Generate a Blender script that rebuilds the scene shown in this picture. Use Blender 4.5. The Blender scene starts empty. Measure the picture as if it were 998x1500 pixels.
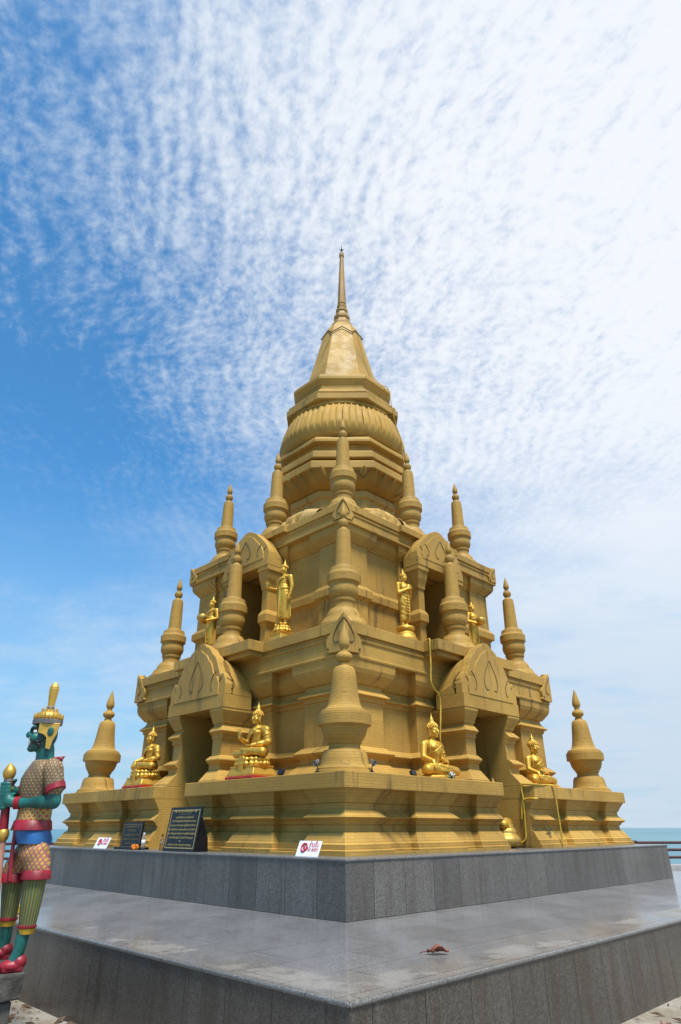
import bpy, bmesh, math, random
from math import sin, cos, pi, radians
from mathutils import Vector, Matrix
random.seed(7)
S = bpy.context.scene
COL = S.collection
# ------------------------------------------------------------------ helpers
def link(o, parent=None):
    COL.objects.link(o)
    if parent: o.parent = parent
    return o
def tag(o, label=None, cat=None, group=None, kind=None):
    if label: o['label'] = label
    if cat: o['category'] = cat
    if group: o['group'] = group
    if kind: o['kind'] = kind
    return o
def empty(name, loc=(0, 0, 0), rz=0, parent=None):
    o = bpy.data.objects.new(name, None); o.empty_display_size = .2
    o.location = loc; o.rotation_euler = (0, 0, rz)
    return link(o, parent)
def obj(name, bm, mat, parent=None, smooth=None, bevel=0, loc=None, rot=None):
    me = bpy.data.meshes.new(name)
    if isinstance(bm, bpy.types.Mesh): me = bm
    else:
        bmesh.ops.recalc_face_normals(bm, faces=bm.faces[:])
        bm.to_mesh(me); bm.free()
    me.materials.clear()
    for m in (mat if isinstance(mat, (list, tuple)) else [mat]): me.materials.append(m)
    if smooth is not None:
        for p in me.polygons: p.use_smooth = True
        me.set_sharp_from_angle(angle=radians(smooth))
    o = bpy.data.objects.new(name, me)
    if loc is not None: o.location = loc
    if rot is not None: o.rotation_euler = rot
    link(o, parent)
    if bevel:
        b = o.modifiers.new('edge', 'BEVEL'); b.width = bevel; b.segments = 2; b.limit_method = 'ANGLE'; b.angle_limit = radians(35)
    return o
def copy_tree(o, parent=None):
    c = o.copy(); COL.objects.link(c)
    if parent: c.parent = parent
    for ch in list(o.children): copy_tree(ch, c)
    return c
def xf(bm, M, verts=None):
    bmesh.ops.transform(bm, matrix=M, verts=verts if verts is not None else bm.verts[:])
def box(bm, x0, x1, y0, y1, z0, z1, M=None):
    vs = [bm.verts.new((x, y, z)) for z in (z0, z1) for x, y in ((x0, y0), (x1, y0), (x1, y1), (x0, y1))]
    for f in ((0, 3, 2, 1), (4, 5, 6, 7), (0, 1, 5, 4), (1, 2, 6, 5), (2, 3, 7, 6), (3, 0, 4, 7)): bm.faces.new([vs[i] for i in f])
    if M: xf(bm, M, vs)
    return vs
def loft(bm, rings, cap=True, closed=True):
    R = [[bm.verts.new(p) for p in r] for r in rings]
    n = len(R[0])
    for a, b in zip(R[:-1], R[1:]):
        for i in range(n if closed else n - 1):
            j = (i + 1) % n
            try: bm.faces.new((a[i], a[j], b[j], b[i]))
            except ValueError: pass
    if cap:
        bm.faces.new(R[0][::-1]); bm.faces.new(R[-1])
    return [v for r in R for v in r]
def planloft(bm, poly, fac, prof, M=None):
    """poly: CCW rectilinear plan; fac: outward factor of each edge (edge i runs from i to i+1); prof: (offset, z)"""
    n = len(poly); rings = []
    nor = []
    for i in range(n):
        a, b = poly[i], poly[(i + 1) % n]; d = (Vector(b) - Vector(a)).normalized()
        nor.append(Vector((d.y, -d.x)) * fac[i])
    for e, z in prof:
        rings.append([((Vector(poly[i]) + e * (nor[i - 1] + nor[i])).x, (Vector(poly[i]) + e * (nor[i - 1] + nor[i])).y, z) for i in range(n)])
    vs = loft(bm, rings)
    if M: xf(bm, M, vs)
def RZ(k): return Matrix.Rotation(k * pi / 2, 4, 'Z')
def lathe(bm, prof, seg=40, M=None):
    rings = []
    for r, z in prof:
        r = max(r, .0015)
        rings.append([(r * cos(2 * pi * i / seg), r * sin(2 * pi * i / seg), z) for i in range(seg)])
    vs = loft(bm, rings)
    if M: xf(bm, M, vs)
    return vs
def octo(bm, prof, al=24.0, k0=.941, kz=1.0065):
    """octagon whose diagonal faces are a little wider than the others"""
    ang = [radians(45 + 90 * k + sg * al) for k in range(4) for sg in (-1, 1)]
    rings = [[(r * k0 * cos(a), r * k0 * sin(a), z * kz if z > 8 else z) for a in ang] for r, z in prof]
    return loft(bm, rings)
def oct2(bm, prof):
    rings = []
    for c, h, z in prof:
        al = math.atan2(h, c); r = math.hypot(c, h)
        rings.append([(r * cos(a), r * sin(a), z) for a in [radians(45 + 90 * k) + sg * al for k in range(4) for sg in (-1, 1)]])
    return loft(bm, rings)
def octr(a, r, al=radians(24.0)):
    d = (a - pi / 4 + pi / 4) % (pi / 2) - pi / 4          # angle from the nearest axis direction
    e = abs(abs(d) - pi / 4)                                # angle from the nearest diagonal
    return r * cos(al) / cos(e) if e <= al else r * cos(pi / 4 - al) / cos(abs(d))
def prism(bm, outline, y0, y1, M=None):
    """outline (t, z) in the right face's frame, between y0 (back) and y1 (front, more negative)"""
    vs = loft(bm, [[(t, y1, z) for t, z in outline], [(t, y0, z) for t, z in outline]])
    if M: xf(bm, M, vs)
    return vs
def tube(bm, pts, r, seg=8, r1=None):
    pts = [Vector(p) for p in pts]; rings = []
    up = None
    for i, p in enumerate(pts):
        d = (pts[min(i + 1, len(pts) - 1)] - pts[max(i - 1, 0)]).normalized()
        if up is None:
            up = d.orthogonal().normalized()
        up = (up - up.dot(d) * d).normalized()
        s = d.cross(up)
        rr = r if r1 is None else r + (r1 - r) * i / (len(pts) - 1)
        rings.append([tuple(p + rr * (cos(2 * pi * k / seg) * up + sin(2 * pi * k / seg) * s)) for k in range(seg)])
    return loft(bm, rings)
def smoothpath(pts, n=6):
    P = [Vector(p) for p in pts]; out = []
    for i in range(len(P) - 1):
        p0, p1, p2, p3 = P[max(i - 1, 0)], P[i], P[i + 1], P[min(i + 2, len(P) - 1)]
        for k in range(n):
            t = k / n
            out.append(.5 * ((2 * p1) + (p2 - p0) * t + (2 * p0 - 5 * p1 + 4 * p2 - p3) * t * t + (3 * p1 - p0 - 3 * p2 + p3) * t ** 3))
    out.append(P[-1]); return out
def cap(bm, p1, r1, p2, r2, seg=14):
    """tapered capsule"""
    p1 = Vector(p1); p2 = Vector(p2); d = p2 - p1; L = max(d.length, 1e-5)
    prof = [(r1 * cos(a), r1 * sin(a)) for a in [radians(x) for x in (-88, -60, -30, 0)]] + [(r2 * cos(a), L + r2 * sin(a)) for a in [radians(x) for x in (0, 30, 60, 88)]]
    M = Matrix.Translation(p1) @ d.to_track_quat('Z', 'Y').to_matrix().to_4x4()
    lathe(bm, prof, seg, M)
def ell(bm, c, r, rot=None, seg=16):
    prof = [(cos(radians(a)), sin(radians(a))) for a in range(-88, 89, 16)]
    M = Matrix.Translation(c) @ (rot.to_4x4() if rot else Matrix.Identity(4)) @ Matrix.Diagonal((*r, 1))
    lathe(bm, prof, seg, M)
def fuse(bm, voxel, it=4, fac=.5):
    """many overlapping shapes become one continuous skin"""
    bmesh.ops.recalc_face_normals(bm, faces=bm.faces[:])
    me = bpy.data.meshes.new('skin'); bm.to_mesh(me); bm.free()
    o = bpy.data.objects.new('skin', me); COL.objects.link(o)
    r = o.modifiers.new('r', 'REMESH'); r.mode = 'VOXEL'; r.voxel_size = voxel; r.use_smooth_shade = True
    s = o.modifiers.new('s', 'SMOOTH'); s.factor = fac; s.iterations = it
    bpy.context.view_layer.update()
    out = bpy.data.meshes.new_from_object(o.evaluated_get(bpy.context.evaluated_depsgraph_get()))
    bpy.data.objects.remove(o); bpy.data.meshes.remove(me)
    for p in out.polygons: p.use_smooth = True
    return out
def text_mesh(body, size, align='CENTER', extrude=.001):
    c = bpy.data.curves.new('lettering', 'FONT'); c.body = body; c.size = size; c.align_x = align; c.extrude = extrude; c.resolution_u = 3; c.offset = size * .008
    o = bpy.data.objects.new('lettering', c); COL.objects.link(o); bpy.context.view_layer.update()
    me = bpy.data.meshes.new_from_object(o.evaluated_get(bpy.context.evaluated_depsgraph_get()))
    bpy.data.objects.remove(o); bpy.data.curves.remove(c)
    return me
# ------------------------------------------------------------------ materials
class NT:
    def __init__(s, name, rough=.6, metal=0, spec=.5):
        s.m = bpy.data.materials.new(name); s.m.use_nodes = True; s.t = s.m.node_tree
        s.b = s.t.nodes['Principled BSDF']
        s.b.inputs['Roughness'].default_value = rough; s.b.inputs['Metallic'].default_value = metal
        s.b.inputs['Specular IOR Level'].default_value = spec
        s.co = s.t.nodes.new('ShaderNodeTexCoord').outputs['Object']
    def n(s, typ, **kw):
        nd = s.t.nodes.new('ShaderNode' + typ)
        for k, v in kw.items():
            if hasattr(nd, k): setattr(nd, k, v)
            else: nd.inputs[k.replace('_', ' ')].default_value = v
        return nd
    def l(s, a, b): s.t.links.new(a, b)
    def math(s, op, a, b=None, c=None):
        nd = s.n('Math', operation=op)
        for i, v in enumerate((a, b, c)):
            if v is None: continue
            if isinstance(v, (int, float)): nd.inputs[i].default_value = v
            else: s.l(v, nd.inputs[i])
        return nd.outputs[0]
    def sep(s, v=None):
        nd = s.n('SeparateXYZ'); s.l(v or s.co, nd.inputs[0]); return nd.outputs
    def comb(s, x, y, z=0):
        nd = s.n('CombineXYZ')
        for i, v in enumerate((x, y, z)):
            if isinstance(v, (int, float)): nd.inputs[i].default_value = v
            else: s.l(v, nd.inputs[i])
        return nd.outputs[0]
    def noise(s, scale, detail=4, rough=.55, vec=None, mul=None):
        nd = s.n('TexNoise'); nd.inputs['Scale'].default_value = scale; nd.inputs['Detail'].default_value = detail; nd.inputs['Roughness'].default_value = rough
        v = vec or s.co
        if mul:
            m = s.n('Mapping'); m.inputs['Scale'].default_value = mul; s.l(v, m.inputs['Vector']); v = m.outputs[0]
        s.l(v, nd.inputs['Vector']); return nd.outputs['Fac']
    def ramp(s, f, a, b, lo=0., hi=1.):
        nd = s.n('MapRange'); s.l(f, nd.inputs[0]); nd.interpolation_type = 'SMOOTHSTEP'
        for i, v in zip((1, 2, 3, 4), (a, b, lo, hi)): nd.inputs[i].default_value = v
        return nd.outputs[0]
    def mix(s, f, a, b, mode='MIX'):
        nd = s.n('Mix', data_type='RGBA', blend_type=mode)
        if isinstance(f, (int, float)): nd.inputs[0].default_value = f
        else: s.l(f, nd.inputs[0])
        for i, v in ((6, a), (7, b)):
            if isinstance(v, (tuple, list)): nd.inputs[i].default_value = (*v[:3], 1)
            else: s.l(v, nd.inputs[i])
        return nd.outputs[2]
    def out(s, col=None, rough=None, bump=None, dist=.01, strength=.6):
        if col is not None:
            if isinstance(col, (tuple, list)): s.b.inputs['Base Color'].default_value = (*col[:3], 1)
            else: s.l(col, s.b.inputs['Base Color'])
        if rough is not None: s.l(rough, s.b.inputs['Roughness'])
        if bump is not None:
            nd = s.n('Bump'); nd.inputs['Distance'].default_value = dist; nd.inputs['Strength'].default_value = strength
            s.l(bump, nd.inputs['Height']); s.l(nd.outputs[0], s.b.inputs['Normal'])
        return s.m
def plain(name, col, rough=.6, metal=0, var=.25, scale=8, spec=.5):
    t = NT(name, rough, metal, spec)
    f = t.noise(scale, 5)
    c = t.mix(t.ramp(f, .35, .7), tuple(x * (1 - var) for x in col), tuple(min(1, x * (1 + var * .5)) for x in col))
    return t.out(c, t.ramp(t.noise(scale * 2.3, 3), .3, .7, max(.05, rough - .1), min(1, rough + .1)))
def ochre(name, base=(.43, .257, .062), tile=True, dirt=1., rough=.58):
    t = NT(name, rough, 0, .18)
    o = t.sep(); h = t.math('ADD', o[0], o[1])
    big = t.noise(.55, 4); med = t.noise(3.2, 5)
    c = t.mix(t.ramp(big, .35, .68), tuple(x * .76 for x in base), tuple(x * 1.1 for x in base))
    c = t.mix(t.ramp(t.noise(11, 6, .7), .5, .72, 0, .3), c, tuple(x * .62 for x in base))
    c = t.mix(t.ramp(med, .45, .75, 0, .45), c, (base[0] * 1.02, base[1] * .92, base[2] * .72))
    bump = med
    if tile:
        bt = t.n('TexBrick', offset=.5); t.l(t.comb(h, o[2]), bt.inputs['Vector'])
        bt.inputs['Scale'].default_value = 1; bt.inputs['Brick Width'].default_value = .13; bt.inputs['Row Height'].default_value = .042
        bt.inputs['Mortar Size'].default_value = .0042; bt.inputs['Mortar Smooth'].default_value = .35; bt.inputs['Bias'].default_value = 0
        bt.inputs['Color1'].default_value = (.9, .9, .9, 1); bt.inputs['Color2'].default_value = (1.05, 1.05, 1.05, 1); bt.inputs['Mortar'].default_value = (.62, .58, .5, 1)
        c = t.mix(.55, c, bt.outputs['Color'], 'MULTIPLY')
        bump = t.math('SUBTRACT', 1, bt.outputs['Fac'])
    # rain streaks and grime with a shape of their own
    st = t.noise(1, 5, .6, t.comb(t.math('MULTIPLY', h, 7.), t.math('MULTIPLY', o[2], .55), o[0]))
    pt = t.noise(.8, 3, .5)
    m = t.math('MULTIPLY', t.ramp(st, .52, .70), t.ramp(pt, .42, .60, 0, min(.9, .7 * dirt)))
    c = t.mix(m, c, (.075, .052, .028))
    pale = t.math('MULTIPLY', t.ramp(t.noise(2.1, 4, .6, None, (1, 1, .5)), .62, .74), .06 * dirt)
    c = t.mix(pale, c, (.42, .31, .14))
    return t.out(c, t.ramp(med, .3, .7, rough - .12, rough + .12), bump, .005, .35)
M = {}
M['tile'] = ochre('ochre_mosaic')
M['plaster'] = ochre('ochre_plaster', (.43, .256, .062), False, .9, .5)
M['petal'] = ochre('petal_plaster', (.43, .253, .058), False, 1.5, .65)
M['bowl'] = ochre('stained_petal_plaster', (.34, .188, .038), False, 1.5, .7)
M['copper'] = ochre('spire_gilding', (.38, .222, .07), False, 1.2, .5)
M['groove'] = plain('groove_shade_brown', (.13, .082, .026), .9)  # dark brown stands in for the shade inside carved grooves
def gold(name, col, rough=.46, folds=0):
    t = NT(name, rough, .66, .5)
    f = t.noise(9, 4)
    c = t.mix(t.ramp(f, .4, .7), col, tuple(x * .78 for x in col))
    b = t.noise(26, 3)
    if folds:
        o = t.sep(); ph = t.math('ADD', t.math('MULTIPLY', o[2], 62), t.math('MULTIPLY', o[0], 48))
        b = t.math('MULTIPLY', t.math('SINE', t.math('ADD', ph, t.math('MULTIPLY', f, 5))), .6)
        return t.out(c, t.ramp(f, .3, .7, rough - .06, rough + .12), b, .006, folds)
    return t.out(c, t.ramp(f, .3, .7, rough - .06, rough + .12), b, .006, .25)
M['gold'] = gold('gold_leaf_paint', (.64, .37, .055)); M['robe'] = gold('gold_robe_folds', (.64, .37, .055), .4, .8)
M['gold_dull'] = gold('worn_gold_paint', (.60, .37, .085), .42)
M['hair'] = gold('gold_curls', (.62, .36, .06), .42)
M['red'] = plain('red_lacquer', (.42, .012, .02), .4, 0, .3)
M['black'] = plain('black_plastic', (.012, .012, .013), .45)
M['metal'] = plain('grey_metal', (.35, .35, .36), .35, .8)
M['yellow_hose'] = plain('yellow_hose', (.50, .32, .03), .55)
M['rail'] = plain('dark_red_rail_paint', (.055, .010, .012), .6)
M['white'] = plain('white_plastic', (.8, .82, .86), .35, 0, .08, 3)
def granite(name, base, pw, ph, side=True, rough=.32, vary=.5):
    t = NT(name, rough, 0, .5)
    o = t.sep()
    v = t.comb(t.math('ADD', o[0], o[1]), o[2]) if side else t.co
    bt = t.n('TexBrick', offset=0. if side else .5); t.l(v, bt.inputs['Vector'])
    bt.inputs['Scale'].default_value = 1; bt.inputs['Brick Width'].default_value = pw; bt.inputs['Row Height'].default_value = ph
    bt.inputs['Mortar Size'].default_value = .006; bt.inputs['Mortar Smooth'].default_value = .2; bt.inputs['Bias'].default_value = 0
    bt.inputs['Color1'].default_value = (1 - vary * .5,) * 3 + (1,); bt.inputs['Color2'].default_value = (1 + vary * .35,) * 3 + (1,)
    bt.inputs['Mortar'].default_value = (.16, .16, .16, 1)
    sp = t.noise(85, 3, .7); sp2 = t.noise(30, 4, .75)
    c = t.mix(t.ramp(sp, .4, .62), tuple(x * .5 for x in base), tuple(x * 1.45 for x in base))
    c = t.mix(t.ramp(sp2, .52, .7, 0, .4), c, tuple(x * .42 for x in base))
    c = t.mix(1., c, bt.outputs['Color'], 'MULTIPLY')
    cl = t.noise(1.1, 5, .6)
    c = t.mix(t.ramp(cl, .4, .72, 0, .5), c, (base[0] * .75, base[1] * .68, base[2] * .6))
    return t, c, o, cl
def wall_granite(name, base, pw, zoff=0.):
    t, c, o, cl = granite(name, base, pw, 4., True, .36, .5)
    h = t.math('ADD', o[0], o[1])
    st = t.noise(1, 5, .6, t.comb(t.math('MULTIPLY', h, 5.5), t.math('MULTIPLY', o[2], .5), o[1]))
    c = t.mix(t.math('MULTIPLY', t.ramp(st, .50, .66), .5), c, (base[0] * .45, base[1] * .36, base[2] * .28))
    c = t.mix(t.math('MULTIPLY', t.ramp(st, .28, .42, 1, 0), .35), c, (base[0] * 1.7, base[1] * 1.7, base[2] * 1.75))
    return t.out(c, t.ramp(cl, .3, .7, .26, .46))
M['wall_low'] = wall_granite('dark_granite_cladding', (.085, .074, .064), .56)
M['wall_high'] = wall_granite('grey_granite_cladding', (.118, .108, .098), .62)
def floor_granite():
    t, c, o, cl = granite('polished_granite_paving', (.185, .18, .183), 1.2, .6, False, .2, .22)
    sx = t.noise(1, 5, .62, t.comb(t.math('MULTIPLY', t.math('SUBTRACT', o[0], o[1]), 1.6), t.math('MULTIPLY', t.math('ADD', o[0], o[1]), .4)))
    c = t.mix(t.ramp(sx, .40, .66, 0, .5), c, (.235, .232, .24))
    ax = t.math('ABSOLUTE', o[0]); ay = t.math('ABSOLUTE', o[1]); mx = t.math('MAXIMUM', ax, ay)
    # a strip of border slabs, its joint, and the corner joint
    j = t.math('LESS_THAN', t.math('ABSOLUTE', t.math('SUBTRACT', mx, 7.33)), .004)
    dg = t.math('LESS_THAN', t.math('ABSOLUTE', t.math('SUBTRACT', ax, ay)), .007)
    c = t.mix(t.math('MULTIPLY', j, .5), c, (.05, .05, .05)); c = t.mix(t.math('MULTIPLY', dg, .7), c, (.22, .21, .2))
    # dried mud along the rim
    band = t.math('MULTIPLY', t.ramp(mx, 7.42, 7.56), t.ramp(mx, 7.80, 7.93, 1, 0))
    mud = t.math('MULTIPLY', band, t.ramp(t.noise(1.7, 6, .65), .50, .60))
    c = t.mix(t.math('MULTIPLY', mud, .28), c, (.21, .175, .125))
    wet = t.ramp(t.noise(.7, 4, .6), .42, .62)
    r = t.math('ADD', t.ramp(wet, 0, 1, .15, .21), t.math('MULTIPLY', mud, .4))
    return t.out(c, r)
M['floor'] = floor_granite()
tt, cc, oo, _ = granite('granite_coping', (.15, .147, .143), .62, 9., True, .3, .2); M['coping'] = tt.out(cc)
def sand_mat():
    t = NT('pale_sand', .9, 0, .2)
    f = t.noise(3.5, 6, .65); g = t.noise(46, 4, .7)
    c = t.mix(t.ramp(f, .35, .65), (.22, .185, .14), (.32, .295, .255))
    c = t.mix(t.ramp(g, .52, .68, 0, .75), c, (.08, .06, .045))
    return t.out(c, None, t.math('ADD', f, t.math('MULTIPLY', g, .35)), .05, .8)
M['sand'] = sand_mat()
def sea_mat():
    t = NT('shallow_turquoise_sea', .35, 0, .25)
    f = t.noise(.9, 6, .6, None, (.02, .02, 1)); g = t.noise(1, 4, .6, None, (.35, .35, 1))
    c = t.mix(t.ramp(f, .35, .65), (.045, .15, .20), (.09, .205, .24))
    return t.out(c, None, g, .3, .5)
M['sea'] = sea_mat()
t = NT('pale_concrete', .8); M['concrete'] = t.out(t.mix(t.ramp(t.noise(4, 5), .35, .7), (.30, .295, .29), (.40, .395, .39)))
# ------------------------------------------------------------------ camera
CAM = Vector((-11.5452, -11.4778, 1.0)); th = pi / 4 + .00067; PIT = .46578; ROLL = -.00206
fw = Vector((cos(th), sin(th), 0)); rt = Vector((sin(th), -cos(th), 0)); up = Vector((0, 0, 1))
F3 = fw * cos(PIT) + up * sin(PIT); U3 = -fw * sin(PIT) + up * cos(PIT)
X = rt * cos(ROLL) + U3 * sin(ROLL); Y = -rt * sin(ROLL) + U3 * cos(ROLL)
cd = bpy.data.cameras.new('camera'); co = bpy.data.objects.new('camera', cd); COL.objects.link(co)
Mx = Matrix((X, Y, -F3)).transposed().to_4x4(); Mx.translation = CAM
co.matrix_world = Mx
cd.sensor_fit = 'VERTICAL'; cd.sensor_height = 24; cd.lens = 24 * 922.3 / 1500; cd.clip_start = .05; cd.clip_end = 60000
S.camera = co
# ------------------------------------------------------------------ setting: ground, sea
def at(D, s, z=0): p = CAM + fw * D + rt * s; return (p.x, p.y, z)
bm = bmesh.new()
nx, ny = 70, 60
vv = {}
for i in range(nx + 1):
    for j in range(ny + 1):
        s = -110 + 220 * i / nx; D = -30 + (61.6) * j / ny
        vv[i, j] = bm.verts.new(at(D, s, -.70))
for i in range(nx):
    for j in range(ny): bm.faces.new((vv[i, j], vv[i + 1, j], vv[i + 1, j + 1], vv[i, j + 1]))
tag(obj('ground', bm, M['sand']), kind='structure')
bm = bmesh.new()
f = [bm.verts.new(at(D, s, -1.5)) for D, s in ((-300, -30000), (-300, 30000), (40000, 30000), (40000, -30000))]; bm.faces.new(f)
tag(obj('sea', bm, M['sea']), kind='structure')
# seawall kerb and rail
kb = bmesh.new()
o_ = at(31.4, 0)
bm = bmesh.new(); box(bm, -60, 60, -.22, .22, -1.6, -.42)
kerb = obj('seawall_kerb', bm, M['concrete'], bevel=.02, loc=(o_[0], o_[1], 0), rot=(0, 0, th - pi / 2))
tag(kerb, 'low pale concrete kerb under the dark red rail by the sea', 'kerb')
rail = empty('seaside_railing', (o_[0], o_[1], -.42), th - pi / 2)
tag(rail, 'dark red three-bar railing on the pale kerb in front of the sea', 'railing')
for k, z in enumerate((.84, .56, .27)):
    bm = bmesh.new(); tube(bm, [(-60, 0, z), (60, 0, z)], .055, 8); obj('rail_bar', bm, M['rail'], rail, smooth=60)
for k in range(-25, 26):
    bm = bmesh.new(); box(bm, k * 2.4 + .95 - .09, k * 2.4 + .95 + .09, -.09, .09, 0, .92); obj('rail_post', bm, M['rail'], rail, bevel=.01)
# ------------------------------------------------------------------ platform and plinth
def terrace(name, a, z0, z1, wallm, label, ct, over, topm, copm, strip=None):
    root = empty(name, (0, 0, z0))
    tag(root, label, 'platform')
    bm = bmesh.new(); box(bm, -a + over, a - over, -a + over, a - over, 0, z1 - z0 - ct); obj('wall_cladding', bm, wallm, root)
    bm = bmesh.new()
    if strip is None: box(bm, -a, a, -a, a, z1 - z0 - ct, z1 - z0)
    else:
        b = a - strip
        for k in range(4):
            vs = loft(bm, [[(-a, -a, z), (a, -a, z), (b, -b, z), (-b, -b, z)] for z in (z1 - z0 - ct, z1 - z0)]); xf(bm, RZ(k), vs)
    obj('coping', bm, copm, root, bevel=.012)
    if strip is not None:
        bm = bmesh.new(); box(bm, -b - .01, b + .01, -b - .01, b + .01, z1 - z0 - ct, z1 - z0 - .0035); obj('paving', bm, topm, root)
    return root
terrace('granite_platform', 7.964, -.9, 0, M['wall_low'], 'wide low platform of dark polished granite, the lowest step under the pagoda', .034, .016, M['floor'], M['coping'], .06)
terrace('granite_plinth', 5.23, -.002, .663, M['wall_high'], 'grey granite plinth standing on the wide platform directly under the golden pagoda', .035, .014, None, M['coping'])
# ------------------------------------------------------------------ pagoda
pag = empty('pagoda', (0, 0, .66))
tag(pag, 'tall ochre gold pagoda with stepped storeys, small spires and a pointed top', 'pagoda')
PZ = .66
def P(name, bm, mat, parent=pag, **k):
    xf(bm, Matrix.Translation((0, 0, -PZ))); return obj(name, bm, mat, parent, **k)
def quad_plan(w, p1, d, pm, c):
    """L-shaped block at the near corner; pm: (start, end) of a middle pilaster; c: half passage"""
    seq = [(-w, -w), (p1, -w), (p1, -w + d)]
    for a, b in pm: seq += [(a, -w + d), (a, -w), (b, -w), (b, -w + d)]
    end = pm[-1][1] if pm else None
    if end is not None and abs(end + c) < 1e-6: seq = seq[:-1]
    else: seq.append((-c, -w + d))
    seq.append((-c, -c))
    n0 = len(seq)
    mir = [(y, x) for x, y in seq[1:-1]][::-1]
    poly = seq + mir
    # factor: the two passage edges stay flush
    fac = []
    for i in range(len(poly)):
        a, b = poly[i], poly[(i + 1) % len(poly)]
        flush = (a[0] == b[0] == -c) or (a[1] == b[1] == -c)
        fac.append(0 if flush else 1)
    return poly, fac
C1 = .55
profA = [(.19, .66), (.192, .727), (.152, .732), (.15, .80), (.118, .82), (.105, .845), (.042, .945), (.002, .962), (0, 1.052), (.03, 1.061), (.043, 1.096), (.117, 1.143), (.117, 1.15),
         (.025, 1.226), (0, 1.262), (.002, 1.334), (.027, 1.341), (.05, 1.397), (.09, 1.46), (.127, 1.513), (.13, 1.525)]
bm = bmesh.new()
poly, fac = quad_plan(4.51, -3.87, .15, [(-2.93, -2.03), (-1.23, -C1)], C1)
for k in range(4): planloft(bm, poly, fac, profA, RZ(k))
P('base_storey', bm, M['tile'], bevel=.005)
bm = bmesh.new()
for k in range(4):
    vs = box(bm, -4.70, -C1, -4.70, -C1, .652, .700); xf(bm, RZ(k), vs)
P('base_footing', bm, M['tile'], bevel=.005)
bm = bmesh.new()
for k in range(4):
    vs = box(bm, -4.68, -C1 + .003, -4.68, -C1 + .003, 1.52, 1.746); xf(bm, RZ(k), vs)
P('base_slab', bm, M['tile'], bevel=.01)
profB = [(.26, 1.744), (.255, 1.79), (.2, 1.86), (.07, 2.0), (.05, 2.01), (.05, 2.09), (.07, 2.11), (.14, 2.17), (.14, 2.19), (.03, 2.285), (0, 2.29), (0, 3.055), (.028, 3.065), (.03, 3.118), (.1, 3.158), (.1, 3.17), (.006, 3.26), (-.018, 3.322), (-.015, 3.352),
         (.03, 3.365), (.084, 3.434), (.15, 3.52), (.178, 3.60), (.185, 3.72), (.187, 3.76)]
bm = bmesh.new()
poly, fac = quad_plan(3.46, -2.43, .2, [(-1.45, -C1)], C1)
for k in range(4): planloft(bm, poly, fac, profB, RZ(k))
box(bm, -2.2, 2.2, -2.2, 2.2, .67, 3.7)
for k in range(4):
    vs = box(bm, -C1 - .003, C1 + .003, -3.44, -2.0, 3.12, 3.75); xf(bm, RZ(k), vs)
P('lower_storey', bm, M['tile'], bevel=.005)
def square_slab(bm, prof):
    loft(bm, [[(-a, -a, z), (a, -a, z), (a, a, z), (-a, a, z)] for a, z in prof])
bm = bmesh.new()
square_slab(bm, [(3.665, 3.752), (3.672, 3.80), (3.64, 3.81), (3.635, 4.07), (3.66, 4.08), (3.665, 4.13), (3.64, 4.14), (3.64, 4.185), (3.70, 4.19), (3.70, 4.405)])
for k in range(4):
    vs = box(bm, -1.39, 1.39, -4.07, -3.65, 4.193, 4.408); xf(bm, RZ(k), vs)
    vs = box(bm, -1.34, 1.34, -3.98, -3.6, 4.10, 4.1935); xf(bm, RZ(k), vs)
P('lower_terrace', bm, M['tile'], bevel=.01)
profC = [(0, 4.40), (0, 5.33), (.012, 5.34), (.03, 5.352), (.03, 5.37), (.082, 5.391), (.087, 5.54), (.085, 5.556), (.02, 5.64), (0, 5.66), (0, 6.575), (.035, 6.59), (.037, 6.613), (.06, 6.635), (.12, 6.70), (.155, 6.76), (.165, 6.80), (.17, 6.89), (.17, 6.91)]
bm = bmesh.new()
poly, fac = quad_plan(2.735, -1.99, .09, [(-.9, -.5)], .5)
for k in range(4): planloft(bm, poly, fac, profC, RZ(k))
box(bm, -1.9, 1.9, -1.9, 1.9, 4.39, 6.8)
for k in range(4):
    vs = box(bm, -.52, .52, -1.96, -1.8, 4.40, 4.72); xf(bm, RZ(k), vs)
    vs = box(bm, -.52, .52, -2.02, -1.8, 4.62, 4.68); xf(bm, RZ(k), vs)
    vs = box(bm, -.503, .503, -2.72, -1.8, 6.40, 6.85); xf(bm, RZ(k), vs)
P('upper_storey', bm, M['tile'], bevel=.005)
bm = bmesh.new()
square_slab(bm, [(2.955, 6.905), (2.96, 6.955), (2.915, 6.965), (2.91, 7.125), (2.935, 7.135), (2.935, 7.17), (2.915, 7.18), (2.915, 7.205), (2.955, 7.21), (2.955, 7.377)])
for k in range(4):
    vs = box(bm, -1.1, 1.1, -3.05, -2.9, 7.213, 7.380); xf(bm, RZ(k), vs)
P('upper_terrace', bm, M['tile'], bevel=.01)
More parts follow.
